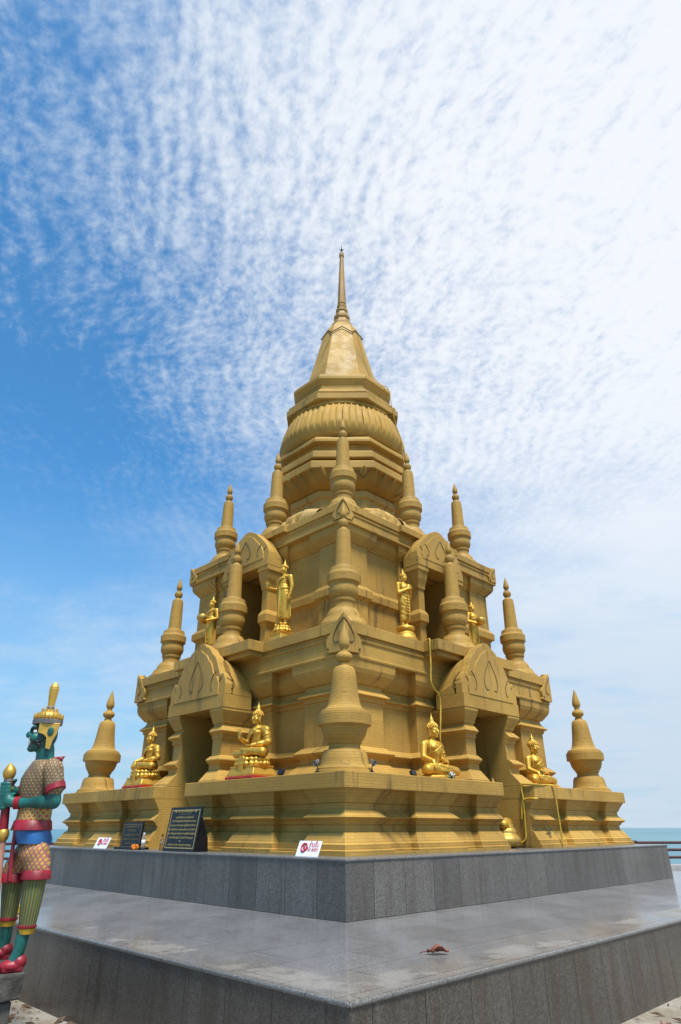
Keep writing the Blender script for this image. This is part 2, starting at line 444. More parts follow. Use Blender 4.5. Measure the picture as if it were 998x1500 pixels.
# drum
bm = bmesh.new()
oct2(bm, [(1.62, .68, 7.37), (1.62, .68, 7.75), (1.40, .60, 7.8), (1.40, .60, 8.87), (1.45, .635, 8.91), (1.45, .635, 9.10), (1.3, .55, 9.11), (1.3, .55, 9.55), (1.81, .835, 9.583), (1.83, .845, 9.60), (1.83, .845, 9.80), (1.80, .83, 9.83), (1.60, .74, 9.845), (1.60, .74, 9.925),
         (1.81, .80, 9.93), (1.815, .803, 9.95), (1.815, .803, 10.12), (1.78, .785, 10.15), (1.58, .69, 10.18), (1.58, .69, 10.445), (1.79, .757, 10.45), (1.79, .757, 10.54), (1.76, .745, 10.57), (1.72, .727, 10.64), (1.3, .55, 10.65)])
P('drum', bm, M['plaster'], bevel=.012)
def petals(bm, prof, nth, oct_mix, relief, seg=240, rot=0):
    rings = []; L = len(prof)
    for i, (r, z) in enumerate(prof):
        v = i / (L - 1); ring = []
        for s in range(seg):
            a = 2 * pi * s / seg
            po = octr(a, r)
            rr = po * oct_mix + r * (1 - oct_mix)
            ring.append((a, rr, z, v))
        out = []
        for a, rr, z, v in ring:
            rr += relief(a, v); out.append((rr * cos(a), rr * sin(a), z))
        rings.append(out)
    loft(bm, rings)
def rel_bowl(a, v):
    n = 32; x = (a * n / (2 * pi)) % 1 - .5
    w = .5 * (1 - max(0, (v - .25) / .75) ** 1.6)
    e = abs(x) / max(w, .02)
    r1 = .12 * (1 - e ** 1.5) if e < 1 else -.0
    x2 = ((a * n / (2 * pi)) + .5) % 1 - .5; e2 = abs(x2) / .5
    r2 = -.07 + .045 * (1 - e2)
    return max(r1 * sin(min(1, v * 3) * pi / 2), r2) * min(1, v * 6)
bm = bmesh.new()
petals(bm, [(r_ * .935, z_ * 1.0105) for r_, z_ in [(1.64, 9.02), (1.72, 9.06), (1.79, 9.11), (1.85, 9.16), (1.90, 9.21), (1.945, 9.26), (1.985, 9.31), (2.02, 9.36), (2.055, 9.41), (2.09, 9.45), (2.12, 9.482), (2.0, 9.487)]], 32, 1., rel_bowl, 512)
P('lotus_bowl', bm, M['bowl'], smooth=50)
def rel_tor(a, v):
    n = 60; i_ = v * 24; low = i_ < 7.5
    if i_ < 3.5 or i_ > 18.5: return 0
    x = ((a * n / (2 * pi)) + (0 if low else .5)) % 1 - .5
    d_ = .016 * cos(x * pi) ** .6
    if low: return d_ * .6
    t_ = (i_ - 7.5) / 11
    tip = .5 * (1 - max(0, t_ - .55) / .45 * .9)                 # petals taper to a point at the top
    return (d_ + .008 if abs(x) < tip else -.018) - (.022 if abs(x) > .43 and t_ < .55 else 0) + .008 * (1 - t_)
tp = [(1.5, 10.61), (1.60, 10.63), (1.63, 10.655), (1.66, 10.68), (1.73, 10.71), (1.79, 10.76), (1.835, 10.84), (1.86, 10.94), (1.865, 11.03), (1.858, 11.12), (1.845, 11.21), (1.825, 11.30), (1.80, 11.40), (1.775, 11.49), (1.745, 11.58), (1.715, 11.66), (1.685, 11.73), (1.655, 11.79), (1.625, 11.835), (1.61, 11.85), (1.645, 11.865), (1.65, 11.89), (1.62, 11.91), (1.62, 12.02), (1.3, 12.03)]
bm = bmesh.new(); petals(bm, tp, 40, 0., rel_tor, 640)
P('lotus_torus', bm, M['petal'], smooth=40)
bm = bmesh.new()
oct2(bm, [(1.3, .55, 11.98), (1.645, .705, 11.985), (1.665, .716, 12.0), (1.665, .716, 12.19), (1.50, .64, 12.20), (1.50, .64, 12.255), (1.61, .692, 12.26), (1.61, .692, 12.31), (1.46, .64, 12.48), (1.38, .61, 12.53), (1.38, .61, 12.70), (1.41, .63, 12.71), (1.41, .64, 12.76), (1.46, .675, 12.83), (1.48, .69, 12.86), (1.48, .69, 12.96), (1.45, .675, 12.975), (1.44, .665, 13.04), (1.15, .53, 13.06)])
P('upper_drum', bm, M['plaster'], bevel=.01)
bm = bmesh.new()
octo(bm, [(1.455, 12.93), (1.363, 13.265), (1.11, 14.17), (.866, 15.066), (.82, 15.27), (.75, 15.48), (.62, 15.75), (.45, 15.98), (.34, 16.10), (.2, 16.14)], 26., .873, 1.008)
bell = P('bell', bm, M['plaster'], bevel=.015)
# zig-zag groove round the bell's shoulder, its shade drawn as dark tubes
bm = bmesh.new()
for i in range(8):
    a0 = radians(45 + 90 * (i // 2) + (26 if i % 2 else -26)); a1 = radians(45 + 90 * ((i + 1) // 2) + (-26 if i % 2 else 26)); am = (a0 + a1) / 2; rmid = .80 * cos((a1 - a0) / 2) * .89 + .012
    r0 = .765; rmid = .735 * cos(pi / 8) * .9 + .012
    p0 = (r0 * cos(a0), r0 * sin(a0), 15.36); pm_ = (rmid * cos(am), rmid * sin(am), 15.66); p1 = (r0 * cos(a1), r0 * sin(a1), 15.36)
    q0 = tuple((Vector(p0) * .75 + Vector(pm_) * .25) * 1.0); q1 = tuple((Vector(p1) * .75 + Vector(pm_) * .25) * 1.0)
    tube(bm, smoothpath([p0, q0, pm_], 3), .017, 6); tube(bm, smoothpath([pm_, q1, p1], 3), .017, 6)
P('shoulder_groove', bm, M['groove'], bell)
bm = bmesh.new()
octo(bm, [(.33, 16.05), (.365, 16.10), (.365, 16.22), (.30, 16.30), (.26, 16.44), (.29, 16.50), (.29, 16.60), (.225, 16.68), (.19, 16.80), (.22, 16.84), (.22, 16.92), (.16, 16.98), (.175, 17.06), (.18, 17.12), (.13, 17.17), (.155, 17.22), (.155, 17.28), (.075, 19.45), (.07, 19.5), (.095, 19.56), (.095, 19.68), (.05, 19.75), (.02, 19.78)], 22.5, 1., 1.)
spire = P('spire', bm, M['copper'], bevel=.006)
bm = bmesh.new()
lathe(bm, [(.05, 19.70), (.055, 19.76), (.02, 19.80), (.018, 19.86), (.05, 19.90), (.02, 19.94), (.012, 20.02), (.002, 20.2)], 10)
for k in range(4):
    a = radians(45 + 90 * k); cap(bm, (0, 0, 19.86), .015, (.09 * cos(a), .09 * sin(a), 19.97), .006, 6)
P('metal_finial', bm, M['black'], spire, smooth=40)
# portals (two storeys, four faces)
half0 = [(0, 4.52), (.08, 4.51), (.15, 4.47), (.21, 4.42), (.27, 4.40), (.36, 4.35), (.43, 4.27), (.47, 4.22), (.53, 4.19), (.60, 4.12), (.655, 4.03), (.69, 3.95), (.735, 3.88), (.775, 3.80), (.80, 3.765), (.84, 3.77), (.885, 3.79), (.93, 3.74), (.97, 3.66), (1.0, 3.56), (1.0, 3.36)]
half1 = [(0, 7.46), (.08, 7.45), (.15, 7.425), (.22, 7.385), (.29, 7.35), (.35, 7.315), (.41, 7.26), (.47, 7.20), (.54, 7.145), (.60, 7.09), (.66, 7.03), (.71, 6.98), (.76, 6.93), (.80, 6.87), (.84, 6.80), (.868, 6.72), (.872, 6.57)]
def portal(kk, lvl):
    W = 1.0 if lvl == 0 else .872
    zb, zt = (3.11, 4.53) if lvl == 0 else (6.39, 7.49)
    fr, bk = (4.30, 3.62) if lvl == 0 else (3.30, 2.86)
    sc = (zt - zb) / (4.53 - 3.11)
    H = half0 if lvl == 0 else half1
    outl = [(-t, z) for t, z in H] + [(t, z) for t, z in H[::-1][:-1]]
    outl = outl[:len(H)] + [(t, z) for t, z in H[::-1]][:-1]
    root = empty('portal', (0, 0, 0), 0, pag)
    Mk = Matrix.Translation((0, 0, -PZ)) @ RZ(kk)
    slabz = 4.10 if lvl == 0 else 7.12
    frontback = 4.085 if lvl == 0 else 3.065
    bm = bmesh.new()
    prism(bm, outl, -frontback, -fr + .02)
    ins = [(t * .80, zb + .25 * sc + (z - zb - .25 * sc) * .87) for t, z in outl]
    prism(bm, ins, -fr + .1, -fr - .012)
    # roof behind the gable, sinking towards the wall like a wrapped leaf
    zs = zb + .25 * sc
    fr_ = [(1.0, .0), (1.0, .24), (.95, .42), (.86, .58), (.72, .72), (0, .735)]; bk_ = [(1.0, .0), (1.0, .02), (.95, .12), (.82, .36), (.62, .56), (0, .735)]
    mk = lambda L, y: [(-t * W, y, zs + z * (slabz - zs) / .74) for t, z in L] + [(t * W, y, zs + z * (slabz - zs) / .74) for t, z in L[::-1][1:]]
    loft(bm, [mk(fr_, -frontback - .05), mk(bk_, -bk)])
    xf(bm, Mk); ped = obj('pediment', bm, M['plaster'], root, bevel=.01)
    bm = bmesh.new()
    box(bm, -W, W, -fr, -bk, zb, zb + .25 * sc); xf(bm, Mk); obj('beam', bm, M['tile'], root, bevel=.005)
    # incised lines: raised dark tubes painted as the shade of carved grooves
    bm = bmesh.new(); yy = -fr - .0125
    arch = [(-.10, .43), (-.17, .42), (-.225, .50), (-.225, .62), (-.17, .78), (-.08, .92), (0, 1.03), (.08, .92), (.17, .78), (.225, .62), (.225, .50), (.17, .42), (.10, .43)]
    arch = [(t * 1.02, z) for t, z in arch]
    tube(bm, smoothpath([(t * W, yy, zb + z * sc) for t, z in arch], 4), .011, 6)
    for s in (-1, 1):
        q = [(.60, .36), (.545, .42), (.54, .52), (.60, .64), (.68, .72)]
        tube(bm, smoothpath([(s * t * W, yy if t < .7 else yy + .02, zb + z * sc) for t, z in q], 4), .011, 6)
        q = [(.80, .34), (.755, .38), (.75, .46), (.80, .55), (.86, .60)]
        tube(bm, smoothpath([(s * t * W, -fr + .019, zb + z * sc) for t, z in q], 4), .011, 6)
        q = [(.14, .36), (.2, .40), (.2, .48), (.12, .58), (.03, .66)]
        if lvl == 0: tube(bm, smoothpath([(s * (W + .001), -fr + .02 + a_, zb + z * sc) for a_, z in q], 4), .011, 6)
    xf(bm, Mk); obj('incised_line_shade', bm, M['groove'], ped)
    if lvl == 0:
        prof = [(.25, 1.744), (.24, 1.80), (.17, 1.87), (.07, 1.97), (.04, 1.985), (.04, 2.085), (.06, 2.10), (.125, 2.15), (.125, 2.175), (.03, 2.245), (0, 2.25), (0, 2.55), (.03, 2.562), (.03, 2.62), (.105, 2.675), (.105, 2.69), (.02, 2.785), (0, 2.79), (0, 2.83), (.03, 2.838), (.035, 2.87), (.09, 2.97), (.13, 3.06), (.13, 3.112)]
        inner, sh, c = 3.3, 4.16, .547; ow = W - .14
    else:
        prof = [(.035, 4.402), (.035, 4.44), (0, 4.445), (0, 5.02), (.02, 5.03), (.03, 5.06), (.03, 5.085), (.085, 5.10), (.09, 5.26), (.07, 5.30), (0, 5.39), (0, 5.87), (.035, 5.885), (.035, 5.92), (.05, 5.98), (.1, 6.1), (.125, 6.2), (.13, 6.27), (.165, 6.28), (.165, 6.393)]
        inner, sh, c = 2.65, 3.12, .497; ow = W - .17
    for s in (-1, 1):
        bm = bmesh.new()
        if s < 0: planloft(bm, [(-ow, -sh), (-c, -sh), (-c, -inner), (-ow, -inner)], [1, 0, 0, 1], prof)
        else: planloft(bm, [(c, -sh), (ow, -sh), (ow, -inner), (c, -inner)], [1, 1, 0, 0], prof)
        xf(bm, Mk); obj('pilaster', bm, M['tile'], root, bevel=.006)
for k in range(4):
    portal(k, 0); portal(k, 1)
# antefixes at the terrace corners
def antefix(k, a, z0, h, w):
    L = [(0, 0), (.48, 0), (.86, .02), (1.0, .06), (.93, .12), (.98, .22), (1.0, .32), (.9, .44), (.72, .52), (.62, .58), (.58, .68), (.42, .8), (.2, .92), (0, 1.0)]
    root = empty('antefix', (0, 0, 0), 0, pag)
    bm = bmesh.new(); b2 = bmesh.new()
    Mk = Matrix.Translation((0, 0, -PZ)) @ RZ(k)
    for side in (0, 1):
        ol = [(-a + t * w, z0 + z * h) for t, z in L]
        Ms = Matrix.Identity(4) if side == 0 else Matrix(((0, 1, 0, 0), (1, 0, 0, 0), (0, 0, 1, 0), (0, 0, 0, 1)))
        vs = loft(bm, [[(t, -a, z) for t, z in ol], [(max(t, -a + .13), -a + .13, z) for t, z in ol]]); xf(bm, Ms, vs)
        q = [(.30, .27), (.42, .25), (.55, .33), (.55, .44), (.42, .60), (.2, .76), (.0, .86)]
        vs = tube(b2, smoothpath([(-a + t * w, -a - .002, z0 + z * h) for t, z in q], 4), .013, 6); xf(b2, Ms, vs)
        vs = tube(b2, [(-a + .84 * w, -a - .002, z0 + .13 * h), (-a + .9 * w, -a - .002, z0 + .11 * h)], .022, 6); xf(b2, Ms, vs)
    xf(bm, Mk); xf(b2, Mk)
    obj('leaf', bm, M['plaster'], root, bevel=.005); obj('incised_line_shade', b2, M['groove'], root)  # groove shade on the leaf is put in as dark tubes
for k in range(4):
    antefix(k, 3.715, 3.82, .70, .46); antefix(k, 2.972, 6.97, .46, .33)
# small spires
bud = lambda z0, s: [(.055 * s, z0), (.062 * s, z0 + .02 * s), (.085 * s, z0 + .05 * s), (.096 * s, z0 + .09 * s), (.09 * s, z0 + .16 * s), (.066 * s, z0 + .26 * s), (.035 * s, z0 + .36 * s), (.008 * s, z0 + .45 * s)]
def small_spire(prof, budz, bs, seg=44):
    root = empty('corner_spire', (0, 0, 0), 0, None)
    bm = bmesh.new(); lathe(bm, prof, seg); obj('urn_and_bell', bm, M['tile'], root, smooth=32)
    bm = bmesh.new(); lathe(bm, bud(budz, bs), 24); obj('bud_finial', bm, M['plaster'], root, smooth=50)
    return root
b0 = 1.746
p1 = [(.465, 0), (.465, .035), (.44, .045), (.44, .075), (.40, .09), (.375, .14), (.365, .20), (.355, .27), (.325, .335), (.265, .345), (.262, .36), (.25, .365), (.243, .42), (.26, .435), (.272, .45), (.272, .475), (.30, .50), (.335, .56), (.355, .62), (.368, .68), (.378, .70), (.428, .705), (.43, .86), (.405, .865), (.40, .90), (.385, .905), (.375, .935), (.32, .955), (.28, .99), (.258, 1.05), (.235, 1.16), (.218, 1.28), (.203, 1.42), (.192, 1.52), (.178, 1.59), (.15, 1.63), (.10, 1.65), (.095, 1.66), (.092, 1.69), (.07, 1.70), (.07, 1.715), (.11, 1.735), (.135, 1.77), (.14, 1.80), (.13, 1.84), (.10, 1.875), (.065, 1.89), (.06, 1.93)]
S1 = small_spire(p1, 1.925, 1.02)
p2 = [(.50, 0), (.50, .05), (.46, .06), (.43, .13), (.40, .18), (.395, .20), (.345, .21), (.335, .26), (.31, .33), (.27, .39), (.225, .40), (.222, .43), (.212, .44), (.212, .53), (.235, .55), (.24, .60), (.222, .62), (.245, .64), (.275, .69), (.29, .75), (.287, .81), (.278, .87), (.28, .92), (.29, .935), (.322, .945), (.325, 1.10), (.30, 1.13), (.285, 1.15), (.28, 1.18), (.262, 1.25), (.21, 1.275), (.18, 1.295), (.168, 1.35), (.16, 1.6), (.153, 1.85), (.146, 2.03), (.135, 2.10), (.085, 2.135), (.075, 2.16), (.065, 2.17), (.065, 2.19), (.092, 2.21), (.108, 2.26), (.105, 2.30), (.08, 2.345), (.05, 2.36), (.05, 2.39)]
S2 = small_spire(p2, 2.385, .80)
sprs = []
def put(root, loc, first):
    o = root if first else copy_tree(root); o.parent = pag; o.location = (loc[0], loc[1], loc[2] - PZ)
    return o
for i, (x, y) in enumerate(((-1, -1), (1, -1), (1, 1), (-1, 1))): put(S1, (x * 4.13, y * 4.13, 1.744), i == 0)
first = True
for x, y in ((-1, -1), (1, -1), (1, 1), (-1, 1)):
    put(S2, (x * 3.15, y * 3.15, 4.403), first); first = False
    put(S2, (x * 2.34, y * 2.34, 7.375), False)
for x, y in ((0, -1), (1, 0), (0, 1), (-1, 0)):
    put(S2, (x * 3.54, y * 3.54, 4.406), False); put(S2, (x * 2.45, y * 2.45, 7.378), False)
# thin cable down the drum, fixed to the pagoda
bm = bmesh.new()
rp = lambda a, r, z: (r * cos(radians(a)), r * sin(radians(a)), z)
tube(bm, smoothpath([rp(-90, .76, 15.3), rp(-86, 1.15, 13.7), rp(-82, 1.48, 13.07), rp(-78, 1.66, 12.9), rp(-76, 1.74, 12.1), rp(-72, 1.79, 11.6), rp(-69, 1.90, 11.1), rp(-70, 1.93, 10.5), rp(-70, 1.98, 10.1)], 5), .012, 6)
P('lightning_cable', bm, M['yellow_hose'])
#STATUES#
#GUARDIAN#
#SMALL#
#WORLD#
# ------------------------------------------------------------------ gold statues (local: facing -y, their left is +x)
V = Vector
def head(bm, hb, c, s, tall=.16):
    """face on bm, curls and flame on hb; c = centre of the head, s = scale (head height about .2*s)"""
    x, y, z = c
    ell(bm, (x, y, z), (.078 * s, .092 * s, .108 * s)); ell(bm, (x, y - .02 * s, z - .05 * s), (.058 * s, .07 * s, .062 * s))
    cap(bm, (x, y - .088 * s, z + .02 * s), .011 * s, (x, y - .108 * s, z - .022 * s), .017 * s, 8)          # nose
    cap(bm, (x - .026 * s, y - .082 * s, z - .056 * s), .010 * s, (x + .026 * s, y - .082 * s, z - .056 * s), .010 * s, 8)   # lips
    ell(bm, (x, y - .075 * s, z - .092 * s), (.024 * s, .02 * s, .018 * s))
    for k in (-1, 1):
        cap(bm, (x + k * .016 * s, y - .088 * s, z + .028 * s), .008 * s, (x + k * .058 * s, y - .062 * s, z + .03 * s), .008 * s, 8)
        ell(bm, (x + k * .036 * s, y - .078 * s, z + .008 * s), (.022 * s, .012 * s, .011 * s))
        ell(bm, (x + k * .045 * s, y - .06 * s, z - .03 * s), (.03 * s, .025 * s, .03 * s))
        cap(bm, (x + k * .080 * s, y + .012 * s, z + .03 * s), .017 * s, (x + k * .078 * s, y + .008 * s, z - .085 * s), .012 * s, 8)   # long ear
    ell(hb, (x, y + .014 * s, z + .038 * s), (.088 * s, .096 * s, .088 * s))
    for i in range(7):
        t = i / 6
        for k in range(14):
            a = 2 * pi * k / 14 + i * .22
            e = radians(2 + 70 * t)
            p = (x + .090 * s * cos(a) * cos(e), y + .016 * s + .098 * s * sin(a) * cos(e), z + .045 * s + .088 * s * sin(e))
            if p[1] < y - .055 * s and p[2] < z + .06 * s: continue
            ell(hb, p, (.016 * s,) * 3, seg=6)
    ell(hb, (x, y + .02 * s, z + .12 * s), (.06 * s, .06 * s, .055 * s))
    lathe(hb, [(.044 * s, 0), (.045 * s, .02 * s), (.03 * s, .05 * s), (.012 * s, .09 * s), (.003 * s, tall * s)], 10, Matrix.Translation((x, y + .02 * s, z + .15 * s)))
def hand(bm, w, d, n, L, s=1., curl=.25, spread=.1):
    """w wrist, d pointing direction, n back-of-hand normal"""
    w = V(w); d = V(d).normalized(); n = V(n); n = (n - n.dot(d) * d).normalized(); sd = d.cross(n)
    pal = w + d * .42 * L
    for k in (-.5, 0, .5): cap(bm, w + sd * k * .3 * L, .09 * L, pal + sd * k * .42 * L, .10 * L, 8)
    for i, (o, ln) in enumerate(((-.30, .48), (-.10, .56), (.10, .53), (.28, .43))):
        a = pal + sd * o * L; d1 = (d + sd * o * spread * 3 - n * curl * .5).normalized(); d2 = (d1 - n * curl).normalized()
        b = a + d1 * ln * .55 * L; cap(bm, a, .072 * L, b, .062 * L, 8); cap(bm, b, .062 * L, b + d2 * ln * .5 * L, .045 * L, 8)
    a = w + d * .12 * L - sd * .2 * L; b = a + (d * .6 - sd * .55 - n * .2).normalized() * .3 * L
    cap(bm, a, .085 * L, b, .065 * L, 8); cap(bm, b, .065 * L, b + (d - sd * .1).normalized() * .22 * L, .05 * L, 8)
def lotus_ring(bm, rx, ry, z0, z1, n, r, c=(0, 0)):
    for i in range(n):
        a = 2 * pi * i / n
        ell(bm, (c[0] + rx * cos(a), c[1] + ry * sin(a), (z0 + z1) / 2), (r, r, (z1 - z0) / 2), seg=8)
def seated(loc, rz, label, pose, base, s=1., spot=None):
    root = empty('seated_buddha', loc, rz); tag(root, label, 'statue', 'seated gold statues on the lower ledge')
    z0 = 0
    if base == 'throne':
        bm = bmesh.new()
        for sx_ in (-1, 1):
            for sy in (-.30, .15): box(bm, sx_ * .36 - .05, sx_ * .36 + .05, sy - .04, sy + .04, 0, .04)
        box(bm, -.40, .40, -.345, .20, .035, .07); obj('red_stand', bm, M['red'], root, bevel=.006)
        bm = bmesh.new()
        loft(bm, [[(-a, -b, z), (a, -b, z), (a, b - .13, z), (-a, b - .13, z)] for a, b, z in ((.38, .325, .068), (.38, .325, .10), (.33, .28, .21), (.35, .29, .225), (.35, .29, .24))])
        th_ = obj('throne', bm, M['gold'], root, bevel=.008)
        bm = bmesh.new(); ell(bm, (0, -.06, .27), (.375, .25, .045), seg=28); ell(bm, (0, -.06, .345), (.365, .245, .05), seg=28)
        lotus_ring(bm, .35, .225, .23, .315, 20, .048, (0, -.06)); lotus_ring(bm, .34, .22, .305, .385, 20, .046, (0, -.06))
        box(bm, -.06, .06, -.315, -.28, .12, .40)
        obj('lotus_cushion', fuse(bm, .011, 2), M['gold'], th_)
        z0 = .375
    else:
        bm = bmesh.new(); lathe(bm, [(.40, 0), (.44, .02), (.445, .05), (.42, .075), (.40, .08)], 40, Matrix.Translation((0, -.06, 0)) @ Matrix.Diagonal((1, .66, 1, 1)))
        obj('plinth_disc', bm, M['gold'], root, smooth=40); z0 = .07
    bm = bmesh.new(); hb = bmesh.new(); rb = bmesh.new()
    Z = lambda x, y, z: (x * s, y * s, z0 + z * s)
    ell(bm, Z(0, .06, .10), (.20 * s, .17 * s, .11 * s))
    cap(bm, Z(0, .07, .14), .135 * s, Z(0, .05, .30), .118 * s); cap(bm, Z(0, .05, .30), .125 * s, Z(0, .045, .44), .148 * s)
    cap(bm, Z(-.155, .05, .49), .068 * s, Z(.155, .05, .49), .068 * s); ell(bm, Z(0, -.045, .44), (.13 * s, .06 * s, .07 * s))
    cap(bm, Z(0, .045, .52), .056 * s, Z(0, .02, .62), .048 * s)
    for k in (-1, 1):
        cap(bm, Z(k * .12, .03, .09), .10 * s, Z(k * .36, -.13, .085), .082 * s)
        cap(bm, Z(k * .36, -.13, .085), .08 * s, Z(-k * .02, -.235, .07 if k < 0 else .12), .05 * s)
        cap(bm, Z(-k * .02, -.235, .07 if k < 0 else .12), .045 * s, Z(-k * .15, -.20, .08 if k < 0 else .15), .035 * s)
    head(bm, hb, Z(0, .0, .70), 1.02 * s, .14)
    # left arm rests in the lap, under the robe
    cap(bm, Z(.205, .05, .475), .066 * s, Z(.265, .06, .27), .056 * s); cap(bm, Z(.265, .06, .27), .054 * s, Z(.10, -.17, .205), .036 * s)
    hand(bm, Z(.10, -.17, .205), (-1, -.12, -.05), (0, -.2, -1), .15 * s, curl=.2)
    if pose == 'teach':
        cap(bm, Z(-.205, .05, .475), .062 * s, Z(-.27, .03, .27), .05 * s); cap(bm, Z(-.27, .03, .27), .05 * s, Z(-.265, -.17, .36), .033 * s)
        hand(bm, Z(-.265, -.17, .36), (0, -.12, 1), (0, 1, .1), .17 * s, curl=.12)
    else:
        cap(bm, Z(-.205, .05, .475), .062 * s, Z(-.27, .02, .28), .05 * s); cap(bm, Z(-.27, .02, .28), .05 * s, Z(-.275, -.19, .20), .034 * s)
        hand(bm, Z(-.275, -.19, .205), (.05, -.55, -.85), (-.1, -.9, .5), .17 * s, curl=.12)
    obj('body', fuse(bm, .0085 * s, 3), M['gold'], root); obj('hair', hb, M['hair'], root, smooth=60)
    # robe: cloth over the left shoulder and arm, folds falling across the chest
    cap(rb, Z(.215, .055, .475), .074 * s, Z(.275, .062, .27), .064 * s); cap(rb, Z(.275, .062, .27), .062 * s, Z(.17, -.09, .222), .050 * s)
    cap(rb, Z(.12, .06, .505), .070 * s, Z(.19, .05, .48), .075 * s)
    for i in range(6):
        u = i / 5
        a = V(Z(.15 - .03 * u, -.02 + .0 * u, .53 - .05 * u)); c = V(Z(-.06 + .02 * u, -.118 - .004 * u, .41 - .07 * u)); e = V(Z(-.150 + .03 * u, .02, .33 - .05 * u))
        tube(rb, smoothpath([a + V((0, .02, .0)), (a + c) / 2 + V((0, -.045 * s, .01)), c, (c + e) / 2 + V((-.01 * s, -.02 * s, 0)), e], 4), .0095 * s, 6)
    for i in range(4):
        tube(rb, smoothpath([Z(.28 + .0 * i, .12 - .01 * i, .42 - .05 * i), Z(.30, .01, .40 - .05 * i), Z(.21, -.03, .37 - .05 * i)], 4), .009 * s, 6)
    obj('robe', fuse(rb, .0085 * s, 2), M['robe'], root)
    return root
def standing(loc, rz, label, pose, s, ped):
    root = empty('standing_buddha', loc, rz); tag(root, label, 'statue', 'standing gold statues on the upper ledge')
    bm = bmesh.new()
    if ped == 'square':
        loft(bm, [[(-a, -a, z), (a, -a, z), (a, a, z), (-a, a, z)] for a, z in ((.21, 0), (.21, .06), (.17, .20), (.185, .23), (.185, .25))]); z0 = .40
        b2 = bmesh.new(); ell(b2, (0, 0, .29), (.19, .19, .05), seg=20); ell(b2, (0, 0, .355), (.165, .165, .045), seg=20); lotus_ring(b2, .165, .165, .25, .33, 14, .045); lotus_ring(b2, .14, .14, .31, .40, 14, .04)
        pd = obj('pedestal', bm, M['gold'], root, bevel=.008); obj('lotus_cushion', fuse(b2, .011, 2), M['gold'], pd)
    else:
        lathe(bm, [(.24, 0), (.24, .12), (.21, .15), (.20, .22), (.165, .25), (.15, .29), (.185, .31), (.195, .35), (.18, .38), (.12, .39)], 32); z0 = .38
        obj('pedestal', bm, M['gold'], root, smooth=40)
    bm = bmesh.new(); hb = bmesh.new(); rb = bmesh.new()
    Z = lambda x, y, z: (x * s, y * s, z0 + z * s)
    for k in (-1, 1):
        cap(bm, Z(k * .055, .0, .50), .075 * s, Z(k * .052, .01, .27), .052 * s); cap(bm, Z(k * .052, .01, .27), .054 * s, Z(k * .052, .02, .04), .03 * s)
        cap(bm, Z(k * .054, .02, .022), .028 * s, Z(k * .06, -.085, .014), .022 * s)
    ell(bm, Z(0, .01, .52), (.115 * s, .085 * s, .09 * s)); cap(bm, Z(0, .01, .54), .092 * s, Z(0, 0, .64), .08 * s); cap(bm, Z(0, 0, .64), .085 * s, Z(0, .005, .74), .095 * s)
    cap(bm, Z(-.105, .01, .79), .046 * s, Z(.105, .01, .79), .046 * s); cap(bm, Z(0, .01, .8), .04 * s, Z(0, 0, .885), .034 * s)
    head(bm, hb, Z(0, -.008, .935), .62 * s)
    Lh = .115 * s
    def arm(k, e, wv, hd, hn):
        cap(bm, Z(k * .145, .012, .782), .043 * s, Z(*e), .035 * s); cap(bm, Z(*e), .034 * s, Z(*wv), .023 * s); hand(bm, Z(*wv), hd, hn, Lh, curl=.15)
    if pose == 'blessing':     # left arm hangs, right hand raised in front
        arm(1, (.175, .02, .62), (.165, -.01, .47), (0, -.1, -1), (1, 0, 0)); arm(-1, (-.18, .02, .63), (-.20, -.17, .64), (0, -.15, 1), (0, 1, .1))
    elif pose == 'crossed':    # both hands crossed at the chest
        arm(1, (.165, -.01, .61), (.035, -.125, .70), (-.7, -.1, .55), (.1, -1, .1)); arm(-1, (-.165, -.01, .61), (-.03, -.14, .69), (.7, -.1, .55), (-.1, -1, .1))
    else:                      # alms bowl held at the waist
        for k in (-1, 1): arm(k, (k * .185, .01, .61), (k * .085, -.155, .555), (-k * .5, -.6, .1), (0, -.1, -1))
        b2 = bmesh.new(); lathe(b2, [(.02, 0), (.07, .01), (.105, .05), (.112, .09), (.098, .13), (.085, .135), (.08, .125), (.03, .12)], 24, Matrix.Translation(Z(0, -.21, .535)) @ Matrix.Diagonal((s, s, s, 1)))
        obj('alms_bowl', b2, M['gold_dull'], root, smooth=40)
    obj('body', fuse(bm, .0075 * s, 3), M['gold'], root); obj('hair', hb, M['hair'], root, smooth=60)
    # robe: a closed skirt to the shins and wings of cloth at both sides
    def ringz(z, a, b, y=0): return [(a * cos(2 * pi * i / 28) * s, (y + b * sin(2 * pi * i / 28)) * s, z0 + z * s) for i in range(28)]
    loft(rb, [ringz(.11, .100, .068, .012), ringz(.12, .104, .07, .01), ringz(.3, .106, .08), ringz(.46, .124, .096), ringz(.55, .124, .096), ringz(.62, .108, .092), ringz(.66, .10, .09), ringz(.67, .095, .085)])
    tube(rb, [Z(.12 * cos(a), -.0 - .098 * sin(a), .60) for a in [i * pi / 8 for i in range(17)]], .012 * s, 6)
    tube(rb, [Z(.012, -.095, .60), Z(.012, -.10, .3), Z(.012, -.09, .115)], .016 * s, 6)
    if pose != 'crossed':
        for k in (-1, 1):
            wing = [(.10, .66), (.13, .60), (.14, .42), (.165, .25), (.20, .09), (.15, .08), (.10, .10)] if k < 0 else [(.09, .62), (.11, .56), (.12, .42), (.145, .25), (.16, .13), (.12, .10), (.09, .10)]
            vs = loft(rb, [[Z(k * x, .02 + .012 * j - .0, z) for x, z in wing] for j in (0, 1, 2)])
    else:
        for i in range(7): tube(rb, [Z(-.06 + .02 * 0, -.10, .56 - .055 * i), Z(.0, -.107, .545 - .055 * i), Z(.06, -.10, .56 - .055 * i)], .011 * s, 6)
